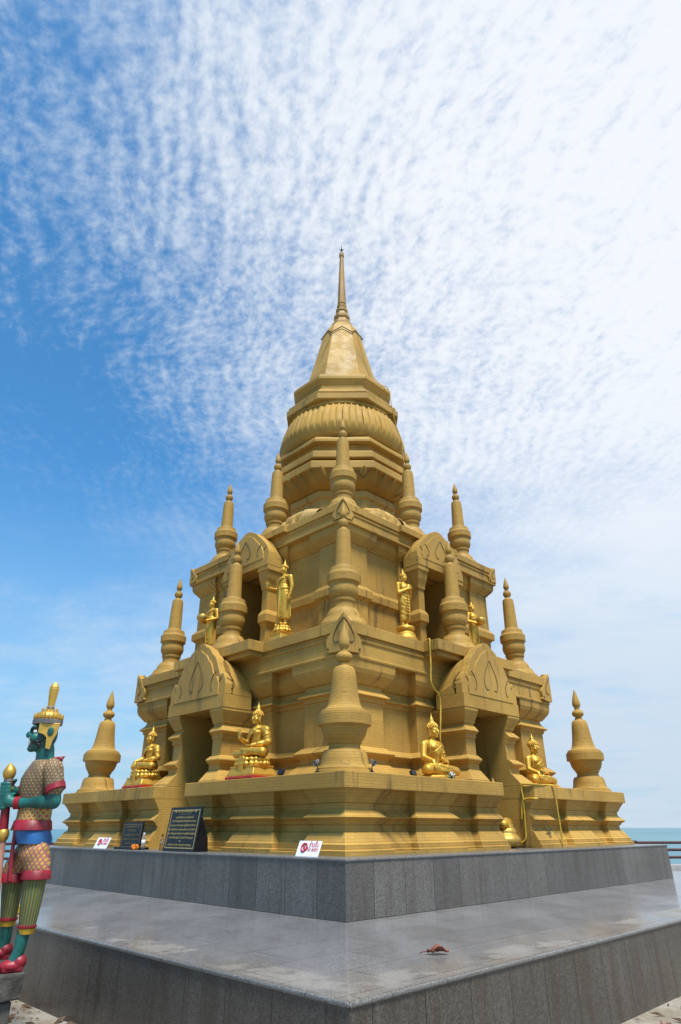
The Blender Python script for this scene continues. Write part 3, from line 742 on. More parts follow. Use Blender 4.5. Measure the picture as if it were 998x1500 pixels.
    cap(rb, Z(.06, .01, .80), .05 * s, Z(.135, .012, .775), .048 * s); tube(rb, smoothpath([Z(.10, -.04, .80), Z(.02, -.095, .74), Z(-.07, -.085, .68), Z(-.10, -.02, .64)], 4), .011 * s, 6)
    obj('robe', fuse(rb, .0075 * s, 2), M['robe'] if pose == 'crossed' else M['gold'], root)
    return root
WST = -pi / 2
sA = seated((-4.1, -1.84, 1.746), WST, 'seated gold statue on a red stand, right hand raised, left of the near corner spire', 'teach', 'throne', 1.0)
sB = seated((-4.1, 1.93, 1.746), WST, 'seated gold statue on a red stand with both hands lowered, beyond the left doorway', 'touch', 'throne', .96)
sC = seated((-1.82, -4.12, 1.746), 0, 'seated gold statue on a flat disc with green leaves beside the hanging yellow hose', 'touch', 'disc', 1.10)
sD = seated((1.79, -4.10, 1.746), 0, 'seated gold statue beyond the right doorway near the hose along the ledge', 'touch', 'disc', 1.08)
standing((-3.28, -1.46, 4.404), WST, 'standing gold statue in flared robe on a square pedestal, one hand raised, left upper ledge', 'blessing', 1.36, 'square')
standing((-3.25, 1.29, 4.404), WST, 'standing gold statue holding a bowl on the left upper ledge beyond the dark niche', 'bowl', 1.24, 'round')
standing((-1.43, -3.28, 4.404), 0, 'slim standing gold statue with hands crossed on its chest on a round pedestal', 'crossed', 1.18, 'round')
standing((1.2, -3.25, 4.404), 0, 'standing gold statue holding a wide bowl on the right upper ledge beyond the dark niche', 'bowl', 1.08, 'round')
# draped reclining forms on the top terrace, a wrapped figure in the right passage
M['cloth'] = plain('pale_gold_cloth', (.42, .25, .055), .85, .0, .4, 5); M['white_cloth'] = plain('faded_white_cloth', (.42, .27, .09), .85, 0, .2, 6)
def recline(loc, rz, label, flip):
    root = empty('reclining_statue', loc, rz); tag(root, label, 'statue'); root.scale = (1.0 if flip == 0 else .92, 1, 1.12)
    bm = bmesh.new(); box(bm, -.9, 1.0, -.30, .30, -.002, .16); obj('couch', bm, M['plaster'], root, bevel=.02)
    bm = bmesh.new()
    ell(bm, (-.05, 0, .26), (.72, .27, .26)); ell(bm, (.55, .02, .13), (.45, .22, .16)); ell(bm, (-.62, 0, .24), (.2, .2, .18)); cap(bm, (-.35, .05, .34), .16, (.1, .05, .36), .13)
    cap(bm, (.2, -.05, .25), .16, (.95, -.02, .1), .09); cap(bm, (-.35, -.12, .38), .09, (.35, -.18, .28), .07)
    obj('body', fuse(bm, .02, 5), M['cloth'], root)
    bm = bmesh.new(); n = 46
    rows = []
    for j in range(13):
        v = j / 12; r = []
        for i in range(n):
            u = i / (n - 1); x = -.84 + 1.55 * u
            top = .44 * math.sqrt(max(.05, 1 - ((x - .0) / 1.05) ** 2)); a = pi * v
            fold = .028 * sin(u * 26 + v * 7) + .02 * sin(u * 41 - v * 11)
            r.append((x, (-.34 - fold) * cos(a) * (1.0 - .25 * u), (top + fold) * (sin(a) ** .8) + .0))
        rows.append(r)
    loft(bm, rows, cap=False, closed=False)
    c = obj('cloth', bm, [M['cloth']], root, smooth=70); md = c.modifiers.new('thick', 'SOLIDIFY'); md.thickness = .012
    bm = bmesh.new(); rows = []
    for j in range(8):
        v = j / 7; rows.append([(.38 + .56 * i / 23, -.335 * cos(pi * v) - .02, (.47 - .16 * i / 23 + .022 * sin(i * 1.1 + j * .8)) * sin(pi * v) ** .7) for i in range(24)])
    loft(bm, rows, cap=False, closed=False); c = obj('white_shawl', bm, M['white_cloth'], root, smooth=70); md = c.modifiers.new('thick', 'SOLIDIFY'); md.thickness = .012
    return root
recline((-2.40, -.98, 7.378), -pi / 2, 'gold reclining form under white and gold cloth, left of the front top spire', 1)
recline((-.98, -2.40, 7.378), 0, 'gold reclining form under long gold cloth folds, right of the front top spire', 0)
root = empty('wrapped_statue', (.15, -4.2, .664), radians(20)); tag(root, 'small gold wrapped statue half hidden in the right passage behind the base', 'statue')
bm = bmesh.new(); ell(bm, (0, 0, .13), (.30, .26, .15)); ell(bm, (.0, 0, .27), (.2, .2, .12)); obj('body', fuse(bm, .015, 4), M['gold_dull'], root)
bm = bmesh.new(); cap(bm, (-.14, .0, .40), .09, (.15, -.02, .43), .085)
for k in range(4): tube(bm, smoothpath([(-.12 + .085 * k, -.10, .34), (-.08 + .085 * k, -.085, .44), (-.03 + .085 * k, .0, .51)], 3), .018, 6)
obj('cloth_roll', fuse(bm, .011, 2), M['gold'], root)
# ------------------------------------------------------------------ painted guardian figure (local: facing -y, its left is +x)
def pattern(name, bg_, fgs, sx_=60, sz_=44, worn=.5, thr=.15):
    t = NT(name, .6, 0, .3); o = t.sep()
    h = t.math('ADD', t.math('MULTIPLY', o[1], sx_), t.math('MULTIPLY', o[0], sx_ * .35)); v = t.math('MULTIPLY', o[2], sz_)
    a = t.math('SINE', t.math('ADD', h, v)); b = t.math('SINE', t.math('SUBTRACT', h, v))
    lat = t.math('MINIMUM', t.math('ABSOLUTE', a), t.math('ABSOLUTE', b))
    dot_ = t.math('MULTIPLY', t.math('ABSOLUTE', a), t.math('ABSOLUTE', b))
    c = t.mix(t.ramp(lat, thr, thr + .12, 1, 0), bg_, fgs[0]); c = t.mix(t.ramp(dot_, .62, .75), c, fgs[1])
    n_ = t.noise(7, 5, .6); c = t.mix(t.ramp(n_, .42, .68, 0, worn), c, (.10, .075, .05))
    return t.out(c, None, lat, .006, .5)
def stripes(name):
    t = NT(name, .55, 0, .3); o = t.sep()
    h = t.math('ADD', t.math('MULTIPLY', t.math('ARCTAN2', o[0], o[1]), 22), t.math('MULTIPLY', t.noise(5, 2), 3))
    c = t.mix(t.ramp(t.math('SINE', h), -.3, .2), (.21, .16, .03), (.05, .105, .06))
    c = t.mix(t.ramp(t.noise(6, 5), .42, .7, 0, .45), c, (.09, .08, .04))
    return t.out(c, None, t.math('SINE', h), .004, .4)
M['teal'] = plain('teal_painted_skin', (.010, .12, .105), .42, 0, .45, 5)
M['tunic'] = pattern('worn_lattice_tunic', (.15, .10, .055), ((.28, .15, .03), (.34, .26, .19)), 66, 56, .8)
M['skirt'] = pattern('lattice_skirt', (.42, .26, .14), ((.40, .07, .10), (.52, .34, .03)), 62, 50, .5, .24)
M['tunic_low'] = pattern('diamond_tunic_hem', (.36, .27, .10), ((.40, .28, .04), (.38, .03, .05)), 60, 55, .4)
M['crimson'] = plain('crimson_paint', (.25, .006, .018), .5, 0, .35, 6); M['bluecloth'] = plain('blue_sash_paint', (.02, .12, .34), .5, 0, .35, 6)
M['legging'] = stripes('striped_leggings'); M['yellow'] = plain('yellow_paint', (.55, .32, .02), .5)
M['crown'] = gold('aged_crown_gold', (.60, .36, .07), .45); M['grey'] = plain('grey_band', (.16, .15, .15), .7); M['eyewhite'] = plain('eye_white', (.75, .74, .7), .3); M['pink'] = plain('faded_pink', (.45, .22, .16), .6)
G = empty('guardian_statue', (-8.708, -4.422, -.142), radians(-111))
G.scale = (.88, .88, 1)
tag(G, 'green faced guardian statue in patterned clothes and gold crown gripping a red club', 'statue')
bm = bmesh.new()
ell(bm, (0, -.155, 2.02), (.128, .145, .15)); ell(bm, (0, -.19, 1.935), (.105, .125, .085)); cap(bm, (0, -.09, 1.66), .112, (0, -.115, 1.88), .098)
cap(bm, (0, -.285, 2.045), .026, (0, -.325, 2.018), .036, 10)
for k in (-1, 1):
    ell(bm, (k * .034, -.305, 2.008), (.026, .03, .022)); ell(bm, (k * .075, -.245, 1.985), (.05, .06, .045)); ell(bm, (k * .055, -.27, 2.09), (.06, .04, .022))
    ell(bm, (k * .132, -.11, 2.02), (.02, .045, .06))
ell(bm, (0, -.27, 1.885), (.06, .05, .035))
cap(bm, (0, -.085, 1.66), .13, (0, -.1, 1.3), .13)
for k, e, wv in ((1, (.30, .075, 1.385), (.095, -.31, 1.372)), (-1, (-.31, .02, 1.44), (-.10, -.33, 1.475))):
    cap(bm, (k * .245, -.0, 1.66), .09, e, .072); cap(bm, e, .072, wv, .045)
    cap(bm, wv, .045, (wv[0] * .6, -.395, wv[2] + .015), .052)
for (hp, kn, an, ft) in (((.11, .02, .95), (.112, .033, .53), (.12, .005, .16), (.12, -.03, .06)), ((-.11, -.05, .95), (-.12, -.19, .70), (-.13, -.145, .22), (-.13, -.17, .12))):
    cap(bm, hp, .10, kn, .085); cap(bm, kn, .085, an, .058); cap(bm, an, .058, ft, .055)
axis = lambda z: V((0, -.447 + (1.66 - z) * .117, z))
# fingers closing round the club
for i in range(4):
    z = 1.445 + .034 * i; c = axis(z); r = .068
    pts = [c + V((r * sin(a), -r * cos(a), 0)) for a in [radians(x) for x in (-60, -25, 10, 45, 80, 112)]]
    for a, b in zip(pts[:-1], pts[1:]): cap(bm, a, .0175, b, .0165, 8)
    z = 1.325 + .032 * i; c = axis(z)
    pts = [c + V((-r * sin(a), -r * cos(a), 0)) for a in [radians(x) for x in (-75, -40, -5, 30, 65, 100)]]
    for a, b in zip(pts[:-1], pts[1:]): cap(bm, a, .0175, b, .0165, 8)
cap(bm, (.05, -.39, 1.44), .022, axis(1.455) + V((.02, .075, .0)), .019, 8); cap(bm, (-.05, -.39, 1.55), .022, axis(1.585) + V((-.02, .075, 0)), .019, 8)
obj('body', fuse(bm, .0095, 3), M['teal'], G)
def ering(z, fwd, ry, rx, cx=0, n=36, wob=0): return [(cx + rx * cos(2 * pi * i / n), -fwd + ry * sin(2 * pi * i / n) + wob * sin(9 * 2 * pi * i / n), z) for i in range(n)]
bm = bmesh.new()
loft(bm, [ering(*a) for a in ((1.775, .085, .118, .125), (1.76, .08, .15, .19), (1.725, .075, .175, .255), (1.67, .085, .20, .275), (1.60, .10, .215, .272), (1.52, .105, .212, .255), (1.42, .105, .192, .228), (1.34, .10, .182, .215))])
tunic = obj('tunic', bm, M['tunic'], G, smooth=60)
bm = bmesh.new()
loft(bm, [ering(*a) for a in ((1.345, .10, .181, .214), (1.26, .10, .18, .213), (1.20, .10, .186, .22))]); obj('tunic_skirt', bm, M['tunic_low'], tunic, smooth=60)
for k, e in ((1, (.292, .058, 1.51)), (-1, (-.298, .015, 1.53))):
    bm = bmesh.new(); cap(bm, (k * .235, .0, 1.675), .115, e, .098)
    obj('sleeve', fuse(bm, .012, 2), M['tunic'], tunic)
for k, e, d_ in ((1, V((.294, .06, 1.505)), V((.05, .06, -.17))), (-1, V((-.30, .016, 1.525)), V((-.06, .015, -.16)))):
    bm = bmesh.new(); Mq = Matrix.Translation(e) @ d_.normalized().to_track_quat('Z', 'Y').to_matrix().to_4x4()
    lathe(bm, [(.092, -.03), (.108, -.025), (.109, .03), (.088, .035)], 28, Mq)
    obj('sleeve_trim', bm, M['crimson'], tunic, smooth=50)
    bm = bmesh.new(); cap(bm, (k * .24, .05, 1.77), .03, (k * .27, .10, 1.80), .008, 8); cap(bm, (k * .2, -.02, 1.77), .025, (k * .26, .06, 1.775), .025, 8); obj('shoulder_tip', fuse(bm, .008, 1), M['crimson'], tunic)
bm = bmesh.new(); loft(bm, [ering(1.222, .10, .188, .222), ering(1.215, .10, .198, .232), ering(1.135, .10, .213, .25, 0, 36, .004), ering(1.13, .10, .205, .243)])
obj('hem_trim', bm, M['crimson'], tunic, smooth=60)
bm = bmesh.new(); loft(bm, [ering(1.15, .09, .185, .225), ering(1.10, .08, .192, .235, 0, 36, .004), ering(1.06, .065, .192, .24, 0, 36, .008), ering(1.015, .055, .184, .236, 0, 36, .009)])
obj('blue_sash', bm, M['bluecloth'], G, smooth=60)
bm = bmesh.new(); cap(bm, (.10, -.02, .95), .145, (.115, .035, .80), .132); cap(bm, (-.10, -.08, .95), .14, (-.12, -.185, .79), .13); ell(bm, (0, -.05, .94), (.2, .15, .1))
# cut the cloth off level at its hem
me = fuse(bm, .012, 3); obj('skirt', me, M['skirt'], G)
bm = bmesh.new()
for c, f_, zt in ((.115, -.035, .775), (-.12, .19, .745)):
    loft(bm, [ering(zt + .02, f_, .128, .128, c), ering(zt + .01, f_, .142, .142, c), ering(zt - .055, f_, .149, .149, c, 36, .006), ering(zt - .06, f_, .137, .137, c)])
obj('skirt_hem', bm, M['crimson'], G, smooth=60)
bm = bmesh.new(); vs = loft(bm, [[(x, -f_, z) for x, f_, z in ((-.03, .285 - .0, 1.14), (.07, .275, 1.14), (.07, .245, 1.14), (-.03, .255, 1.14))], [(x, -f_, z) for x, f_, z in ((-.035, .27, .92), (.075, .26, .92), (.075, .225, .92), (-.035, .235, .92))], [(x, -f_, z) for x, f_, z in ((-.04, .25, .70), (.085, .23, .70), (.085, .195, .70), (-.04, .215, .70))]])
obj('hanging_sash', bm, M['crimson'], G, bevel=.008)
for nm, rr, mat in (('legging', ((.74, .34),), 'legging'),):
    for pts in (((.113, .035, .76, .118), (.114, .034, .53, .106), (.12, .038, .34, .083)), ((-.12, -.19, .735, .112), (-.125, -.175, .58, .10), (-.13, -.155, .385, .08))):
        bm = bmesh.new(); n = 32
        ox, oy = pts[1][0], pts[1][1]; loft(bm, [[(x - ox + r * cos(2 * pi * i / n), y - oy + r * sin(2 * pi * i / n), z) for i in range(n)] for x, y, z, r in pts]); obj(nm, bm, M[mat], G, smooth=60, loc=(ox, oy, 0))
        x, y, z, r = pts[-1]
        b2 = bmesh.new(); b3 = bmesh.new()
        ring = lambda b, za, zb, ra, rb: loft(b, [[(x + q * cos(2 * pi * i / n), y + q * sin(2 * pi * i / n), zz) for i in range(n)] for q, zz in ((ra - .01, za), (ra, za - .003), (rb, zb + .003), (rb - .01, zb))])
        ring(b2, z + .012, z - .012, r + .012, r + .012); ring(b3, z - .0125, z - .06, r + .004, r - .006)
        obj('red_cuff', b2, M['crimson'], G, smooth=40); obj('yellow_cuff', b3, M['yellow'], G, smooth=40)
for x, y, z, zz in ((.12, .0, .0, 0), (-.13, -.15, .07, 0)):
    bm = bmesh.new(); ell(bm, (x, y - .035, z + .045), (.078, .125, .05)); ell(bm, (x, y + .025, z + .07), (.074, .075, .06)); cap(bm, (x, y - .07, z + .042), .055, (x, y - .12, z + .036), .04)
    box(bm, x - .06, x + .06, y - .12, y + .07, z + .0, z + .03)
    obj('shoe', fuse(bm, .008, 3), M['crimson'], G)
# crown
bm = bmesh.new()
lathe(bm, [(.12, 2.165), (.15, 2.17), (.155, 2.20), (.135, 2.235), (.10, 2.25), (.06, 2.262), (.04, 2.285), (.03, 2.30)], 32, Matrix.Translation((0, -.15, 0)))
for i in range(22):
    a = 2 * pi * i / 22; p = V((.155 * cos(a), -.15 + .155 * sin(a), 2.19)); cap(bm, p, .018, p + V((.006 * cos(a), .006 * sin(a), .032 + .014 * (i % 2))), .004, 6)
for i in range(12):
    a = 2 * pi * i / 12; p = V((.085 * cos(a), -.15 + .085 * sin(a), 2.24)); cap(bm, p, .022, p + V((0, 0, .05)), .005, 6)
crown = obj('crown', bm, M['crown'], G, smooth=50)
bm = bmesh.new(); lathe(bm, [(.150, 2.12), (.166, 2.125), (.170, 2.165), (.155, 2.172)], 36, Matrix.Translation((0, -.15, 0))); lathe(bm, [(.034, 2.275), (.05, 2.285), (.05, 2.305), (.034, 2.315)], 24, Matrix.Translation((0, -.15, 0)))
obj('grey_band', bm, M['grey'], crown, smooth=40)
bm = bmesh.new()
loft(bm, [[(.62 * r * cos(2 * pi * i / 8 + .39), -.15 + r * sin(2 * pi * i / 8 + .39), z) for i in range(8)] for r, z in ((.040, 2.30), (.046, 2.36), (.055, 2.44), (.060, 2.49), (.055, 2.52), (.034, 2.548), (.008, 2.566))])
obj('crown_blade', bm, M['crown'], crown, bevel=.004)
for k in (-1, 1):
    bm = bmesh.new()
    ol = [(-.235, 2.13), (-.01, 2.13), (-.03, 2.02), (-.06, 1.96), (-.075, 1.87), (-.125, 1.88), (-.135, 1.985), (-.175, 2.015), (-.235, 2.03)]
    loft(bm, [[(k * (.137 + d_ - .06 * max(0, -.14 - y) * 2), y, z) for y, z in ol] for d_ in (-.012, .016)])
    fl = obj('ear_flap', bm, M['crown'], crown, bevel=.004)
    bm = bmesh.new(); ell(bm, (k * .158, -.10, 2.045), (.012, .035, .045)); obj('ear', bm, M['teal'], fl, smooth=60)
    bm = bmesh.new(); ell(bm, (k * .066, -.262, 2.045), (.034, .030, .024)); ey = obj('eye', bm, M['eyewhite'], G, smooth=60)
    bm = bmesh.new(); ell(bm, (k * .074, -.284, 2.044), (.014, .012, .014)); obj('pupil', bm, M['black'], ey, smooth=60)
    bm = bmesh.new(); tube(bm, smoothpath([(k * .02, -.31, 2.065), (k * .06, -.295, 2.085), (k * .105, -.235, 2.09), (k * .128, -.18, 2.105)], 4), .016, 8); tube(bm, smoothpath([(k * .03, -.30, 2.06), (k * .065, -.285, 2.075), (k * .11, -.22, 2.08)], 4), .012, 8); obj('eyebrow', bm, M['black'], G, smooth=60)
    bm = bmesh.new(); tube(bm, smoothpath([(k * .045, -.305, 1.975), (k * .09, -.255, 1.955), (k * .118, -.20, 1.945), (k * .125, -.175, 1.985), (k * .118, -.19, 2.0)], 5), .018, 8, .010); tube(bm, smoothpath([(k * .07, -.275, 1.945), (k * .112, -.20, 1.92), (k * .108, -.20, 1.885)], 4), .020, 8, .012); obj('moustache', bm, M['black'], G, smooth=60)
    bm = bmesh.new(); cap(bm, (k * .048, -.30, 1.94), .015, (k * .056, -.315, 1.985), .004, 8); obj('tusk', bm, M['eyewhite'], G, smooth=60)
bm = bmesh.new(); ell(bm, (0, -.262, 1.952), (.072, .062, .017)); ell(bm, (0, -.255, 1.905), (.075, .06, .018)); ell(bm, (0, -.24, 1.93), (.06, .06, .03)); obj('mouth', fuse(bm, .006, 2), plain('dark_red_lips', (.20, .018, .02), .4), G)
bm = bmesh.new()
for i in range(5): cap(bm, (-.03 + .015 * i, -.305, 1.93), .009, (-.03 + .015 * i, -.307, 1.915), .008, 6)
obj('teeth', bm, M['eyewhite'], G, smooth=60)
for wv, d_ in (((.105, -.295, 1.373), V((-.2, -.38, -.01))), ((-.11, -.31, 1.473), V((.2, -.35, .03)))):
    bm = bmesh.new(); Mq = Matrix.Translation(wv) @ d_.normalized().to_track_quat('Z', 'Y').to_matrix().to_4x4()
    lathe(bm, [(.045, -.035), (.058, -.03), (.058, -.008), (.052, -.004), (.052, .004), (.058, .008), (.058, .03), (.045, .035)], 24, Mq); obj('bracelet', bm, M['crimson'], G, smooth=40)
# the club it holds
GM = Matrix.Translation(G.location) @ Matrix.Rotation(radians(-111), 4, 'Z') @ Matrix.Diagonal((.88, .88, 1, 1))
club = empty('club', GM @ axis(.05), radians(-111)); club.scale = (.88, .88, 1); tag(club, 'red banded club with gold bulb top gripped in the hands of the guardian statue', 'club')
tilt = (axis(1.66) - axis(.05)).normalized().to_track_quat('Z', 'Y').to_matrix().to_4x4()
L_ = lambda z: (z - .05) * 1.007
def cl(nm, prof, mat):
    bm = bmesh.new(); lathe(bm, [(r, L_(z)) for r, z in prof], 28, tilt); return obj(nm, bm, mat, club, smooth=50)
cl('bulb', [(.04, 1.59), (.05, 1.595), (.062, 1.615), (.07, 1.645), (.066, 1.675), (.045, 1.705), (.022, 1.725), (.006, 1.74)], M['crown'])
cl('pale_collar', [(.045, 1.565), (.051, 1.567), (.051, 1.588), (.045, 1.592)], M['grey']); cl('gold_collar', [(.045, 1.49), (.052, 1.492), (.052, 1.512), (.045, 1.514)], M['yellow'])
cl('shaft', [(.048, 1.13), (.05, 1.14), (.046, 1.3), (.046, 1.5), (.050, 1.57)], M['crimson'])
cl('ball', [(.03, 1.03), (.05, 1.04), (.064, 1.075), (.066, 1.10), (.058, 1.13), (.04, 1.15), (.03, 1.152)], M['crown']); cl('lower_shaft', [(.045, .0), (.05, .05), (.042, .4), (.038, .9), (.04, 1.04)], M['pink'])
# rough masonry step it stands on
stm = NT('weathered_stone', .9, 0, .2); c = stm.mix(stm.ramp(stm.noise(5, 6, .65), .35, .7), (.055, .051, .044), (.13, .122, .108)); c = stm.mix(stm.ramp(stm.noise(26, 4), .55, .7, 0, .6), c, (.06, .05, .045)); M['stone'] = stm.out(c, None, stm.noise(11, 6, .7), .03, .9)
st = empty('stone_step', (-9.14, -3.58, -.72)); tag(st, 'rough grey stone step under the feet of the guardian statue beside the platform', 'step')
for j, (z0, z1, ins) in enumerate(((0, .20, .02), (.205, .37, .05), (.375, .575, 0))):
    xs = [-.75 + ins, -.25, .12, .46 - ins]
    for a, b in zip(xs[:-1], xs[1:]):
        bm = bmesh.new(); g_ = .006; box(bm, a + g_, b - g_, -1.02 + ins, 1.2, z0, z1)
        for v_ in bm.verts: v_.co += V((random.uniform(-.015, .015), random.uniform(-.02, .02), random.uniform(-.008, .004)))
        obj('stone_block', bm, M['stone'], st, bevel=.018)
# ------------------------------------------------------------------ small things
def board(name, label, cat, v0, v1, u0, z0, u1, z1, thick, face, group=None):
    """a board leaning back against the base on the left face; returns its root and the frame that maps (across, up) onto its face"""
    root = empty(name, ((u0 + u1) / 2, (v0 + v1) / 2, z0)); tag(root, label, cat, group)
    a = V((u0, v1, z0)); right = V((0, -1, 0)); upv = (V((u1, 0, z1)) - V((u0, 0, z0))).normalized(); nrm = right.cross(upv).normalized()
    Mb = Matrix((right, upv, nrm)).transposed().to_4x4(); Mb.translation = a - root.location
    Wd = v1 - v0; Hd = (V((u1, 0, z1)) - V((u0, 0, z0))).length
    bm = bmesh.new(); box(bm, 0, Wd, 0, Hd, -thick, 0, Mb); o = obj('panel', bm, face, root, bevel=.003)
    return root, Mb, Wd, Hd
def letters(body, size, Mb, x, y, mat, parent, name='lettering', zoff=.002, align='CENTER', shear=0, width=None):
    me = text_mesh(body, size, align)
    if not me.vertices: return
    sx_ = 1
    if width:
        xs = [v_.co.x for v_ in me.vertices]; sx_ = width / max(1e-4, max(xs) - min(xs))
    for v_ in me.vertices: v_.co = Mb @ V((x + v_.co.x * sx_ + shear * v_.co.y, y + v_.co.y, zoff + v_.co.z))
    return obj(name, me, mat, parent)
M['ink_red'] = plain('red_print', (.45, .01, .03), .5, 0, .05); M['gilt'] = plain('gilt_print', (.46, .34, .12), .4, .3, .2, 30)
M['slab'] = plain('black_polished_stone', (.008, .008, .010), .32, 0, .3, 3, .3)
def no_sign(label, v0, v1):
    r_, Mb, w_, h_ = board('warning_sign', label, 'sign', v0, v1, -5.07, .664, -4.985, .85, .008, M['white'], 'white warning signs on the plinth')
    bm = bmesh.new(); cx, cy, R_ = .30 * w_, .56 * h_, .26 * h_
    pts = [(cx + R_ * cos(2 * pi * i / 28), cy + R_ * sin(2 * pi * i / 28), .004) for i in range(29)]
    tube(bm, pts, .011, 6); tube(bm, [(cx - R_ * .7, cy + R_ * .7, .006), (cx + R_ * .7, cy - R_ * .7, .006)], .009, 6); xf(bm, Mb); obj('prohibition_ring', bm, M['ink_red'], r_)
    bm = bmesh.new(); q = lambda a, b, ra, rb: cap(bm, (cx + a[0] * R_, cy + a[1] * R_, .004), ra * R_, (cx + b[0] * R_, cy + b[1] * R_, .004), rb * R_, 8)
    ell(bm, (cx + .12 * R_, cy + .62 * R_, .004), (.15 * R_, .15 * R_, .004)); q((.05, .4), (0, -.05), .13, .12); q((0, -.05), (.3, -.35), .09, .07); q((.3, -.35), (.2, -.75), .07, .06); q((0, -.05), (-.3, -.45), .09, .07); q((-.3, -.45), (-.5, -.7), .07, .05); q((.05, .35), (.42, .05), .07, .05); q((.05, .35), (-.35, .15), .07, .05)
    for v_ in bm.verts: v_.co.z = .004 + (v_.co.z - .004) * .1
    xf(bm, Mb); obj('walker_symbol', bm, M['black'], r_, smooth=60)
    letters('ห้ามขึ้น', .095, Mb, .70 * w_, .60 * h_, M['ink_red'], r_, shear=.1, width=.40 * w_); letters('No entry', .09, Mb, .68 * w_, .32 * h_, M['ink_red'], r_, shear=.1, width=.50 * w_)
    return r_
no_sign('white warning sign with red Thai lettering leaning on the base at the near corner', -4.55, -4.10)
no_sign('white warning sign at the far left of the plinth beside the small dark plaque', 1.40, 1.93)
def plaque(name, label, v0, v1, u0, u1, z1, lines, back, ink):
    r_, Mb, w_, h_ = board(name, label, 'plaque', v0, v1, u0, .665, u1, z1, .03, M['slab'])
    bm = bmesh.new(); m_ = .045 * w_; t_ = .014 * w_ / .9
    for (x0, x1, y0, y1) in ((m_, w_ - m_, m_, m_ + t_), (m_, w_ - m_, h_ - m_ - t_, h_ - m_), (m_, m_ + t_, m_ + t_, h_ - m_ - t_), (w_ - m_ - t_, w_ - m_, m_ + t_, h_ - m_ - t_)): box(bm, x0, x1, y0, y1, -.001, .002, Mb)
    obj('gilt_border', bm, ink, r_)
    for body, y, wd, sz in lines: letters(body, sz * h_, Mb, w_ / 2, y * h_, ink, r_, width=wd * w_)
    if back:
        bm = bmesh.new(); pr = r_.location
        loft(bm, [[(u0 + .03 - pr.x, v - pr.y, 0), (u0 + .27 - pr.x, v - pr.y, 0), (u0 + .25 - pr.x, v - pr.y, .2), (u1 + .02 - pr.x, v - pr.y, z1 - .16 - .665)] for v in (v0 + .004, v0 + .05)]); obj('prop', bm, M['slab'], r_)
    return r_, Mb, w_, h_
bigl = [('◆  ประวัติความเป็นมา  ◆', .875, .70, .075), ('―――――', .815, .36, .05), ('เจดีย์ริมทะเลแห่งนี้', .74, .56, .06), ('สร้างขึ้นเพื่อเป็นที่สักการะ', .655, .78, .06), ('ของชาวบ้านและผู้มีจิตศรัทธา', .56, .84, .06), ('โดยได้รับความร่วมมือจากทุกฝ่าย', .465, .86, .06), ('และได้บูรณะเรื่อยมาจนถึงปัจจุบัน', .375, .86, .06), ('ขอเชิญร่วมทำบุญ', .285, .76, .06), ('◆', .205, .04, .05), ('ขอให้ทุกท่านมีความสุขความเจริญ', .125, .74, .055)]
plaque('memorial_plaque', 'large black stone plaque with gilt Thai lettering leaning beside the left doorway', -1.64, -.68, -5.08, -4.985, 1.335, bigl, True, M['gilt'])
M['gilt_dim'] = plain('worn_gilt_print', (.19, .14, .06), .5, .2, .2, 30)
sml = [('รายนามผู้ร่วมบริจาค', .80, .70, .10), ('สร้างบันได', .66, .40, .09), ('คณะศิษย์และชาวบ้านทุกท่าน', .50, .78, .08), ('ผู้มีจิตศรัทธาทั้งหลาย', .34, .76, .08), ('ขอให้มีความสุข', .19, .60, .08)]
r_, Mb, w_, h_ = plaque('donor_plaque', 'small dark plaque with worn gilt lettering between the white sign and the bottle', .27, 1.00, -5.0, -4.97, 1.115, sml, False, M['gilt_dim'])
bm = bmesh.new(); box(bm, -.10, .16, -.42, .42, -.002, .035); obj('foot', bm, M['slab'], r_, bevel=.006)
# bottles, garland, leaf
gl = NT('clear_plastic', .06, 0, .5); gl.b.inputs['Transmission Weight'].default_value = .9; gl.b.inputs['IOR'].default_value = 1.2; M['clear'] = gl.out((.82, .88, .92))
bp = [(.026, 0), (.031, .004), (.032, .05), (.030, .06), (.032, .07), (.030, .085), (.032, .10), (.032, .14), (.028, .17), (.018, .195), (.013, .205), (.013, .215)]
def bottle(loc, label, capm, s, body):
    root = empty('bottle', loc); tag(root, label, 'bottle')
    bm = bmesh.new(); lathe(bm, [(r * s, z * s) for r, z in bp], 24); obj('body', bm, body, root, smooth=50)
    bm = bmesh.new(); lathe(bm, [(.015 * s, .213 * s), (.016 * s, .216 * s), (.016 * s, .236 * s), (.013 * s, .238 * s)], 20); obj('cap', bm, capm, root, smooth=40)
    bm = bmesh.new(); lathe(bm, [(.0305 * s, .085 * s), (.033 * s, .088 * s), (.033 * s, .135 * s), (.0305 * s, .138 * s)], 24); obj('wrapper', bm, M['white'] if capm is M['white'] else M['clear'], root, smooth=40)
am = NT('tinted_glass', .1, 0, .5); am.b.inputs['Transmission Weight'].default_value = .85; am.b.inputs['IOR'].default_value = 1.25; M['amber'] = am.out((.62, .45, .28))
bottle((-4.97, .19, .664), 'clear water bottle with white cap standing right of the small dark plaque', M['white'], 1.15, M['clear'])
bottle((-4.9, -.33, .664), 'tinted bottle with dark cap half hidden just left of the large black plaque', M['black'], 1.05, M['amber'])
root = empty('marigold_garland', (-5.09, .25, .664)); tag(root, 'small orange marigold garland lying before the small dark plaque', 'garland')
bm = bmesh.new()
for i in range(16):
    a = 2 * pi * i / 16; c_ = V((.03 * cos(a), .045 * sin(a), .04 + .015 * sin(a * 3)))
    for k in range(5): ell(bm, c_ + V((random.uniform(-.02, .02), random.uniform(-.02, .02), random.uniform(-.02, .025))), (.018, .018, .015), seg=7)
obj('flowers', bm, plain('marigold_orange', (.75, .20, .008), .7, 0, .4, 20), root)
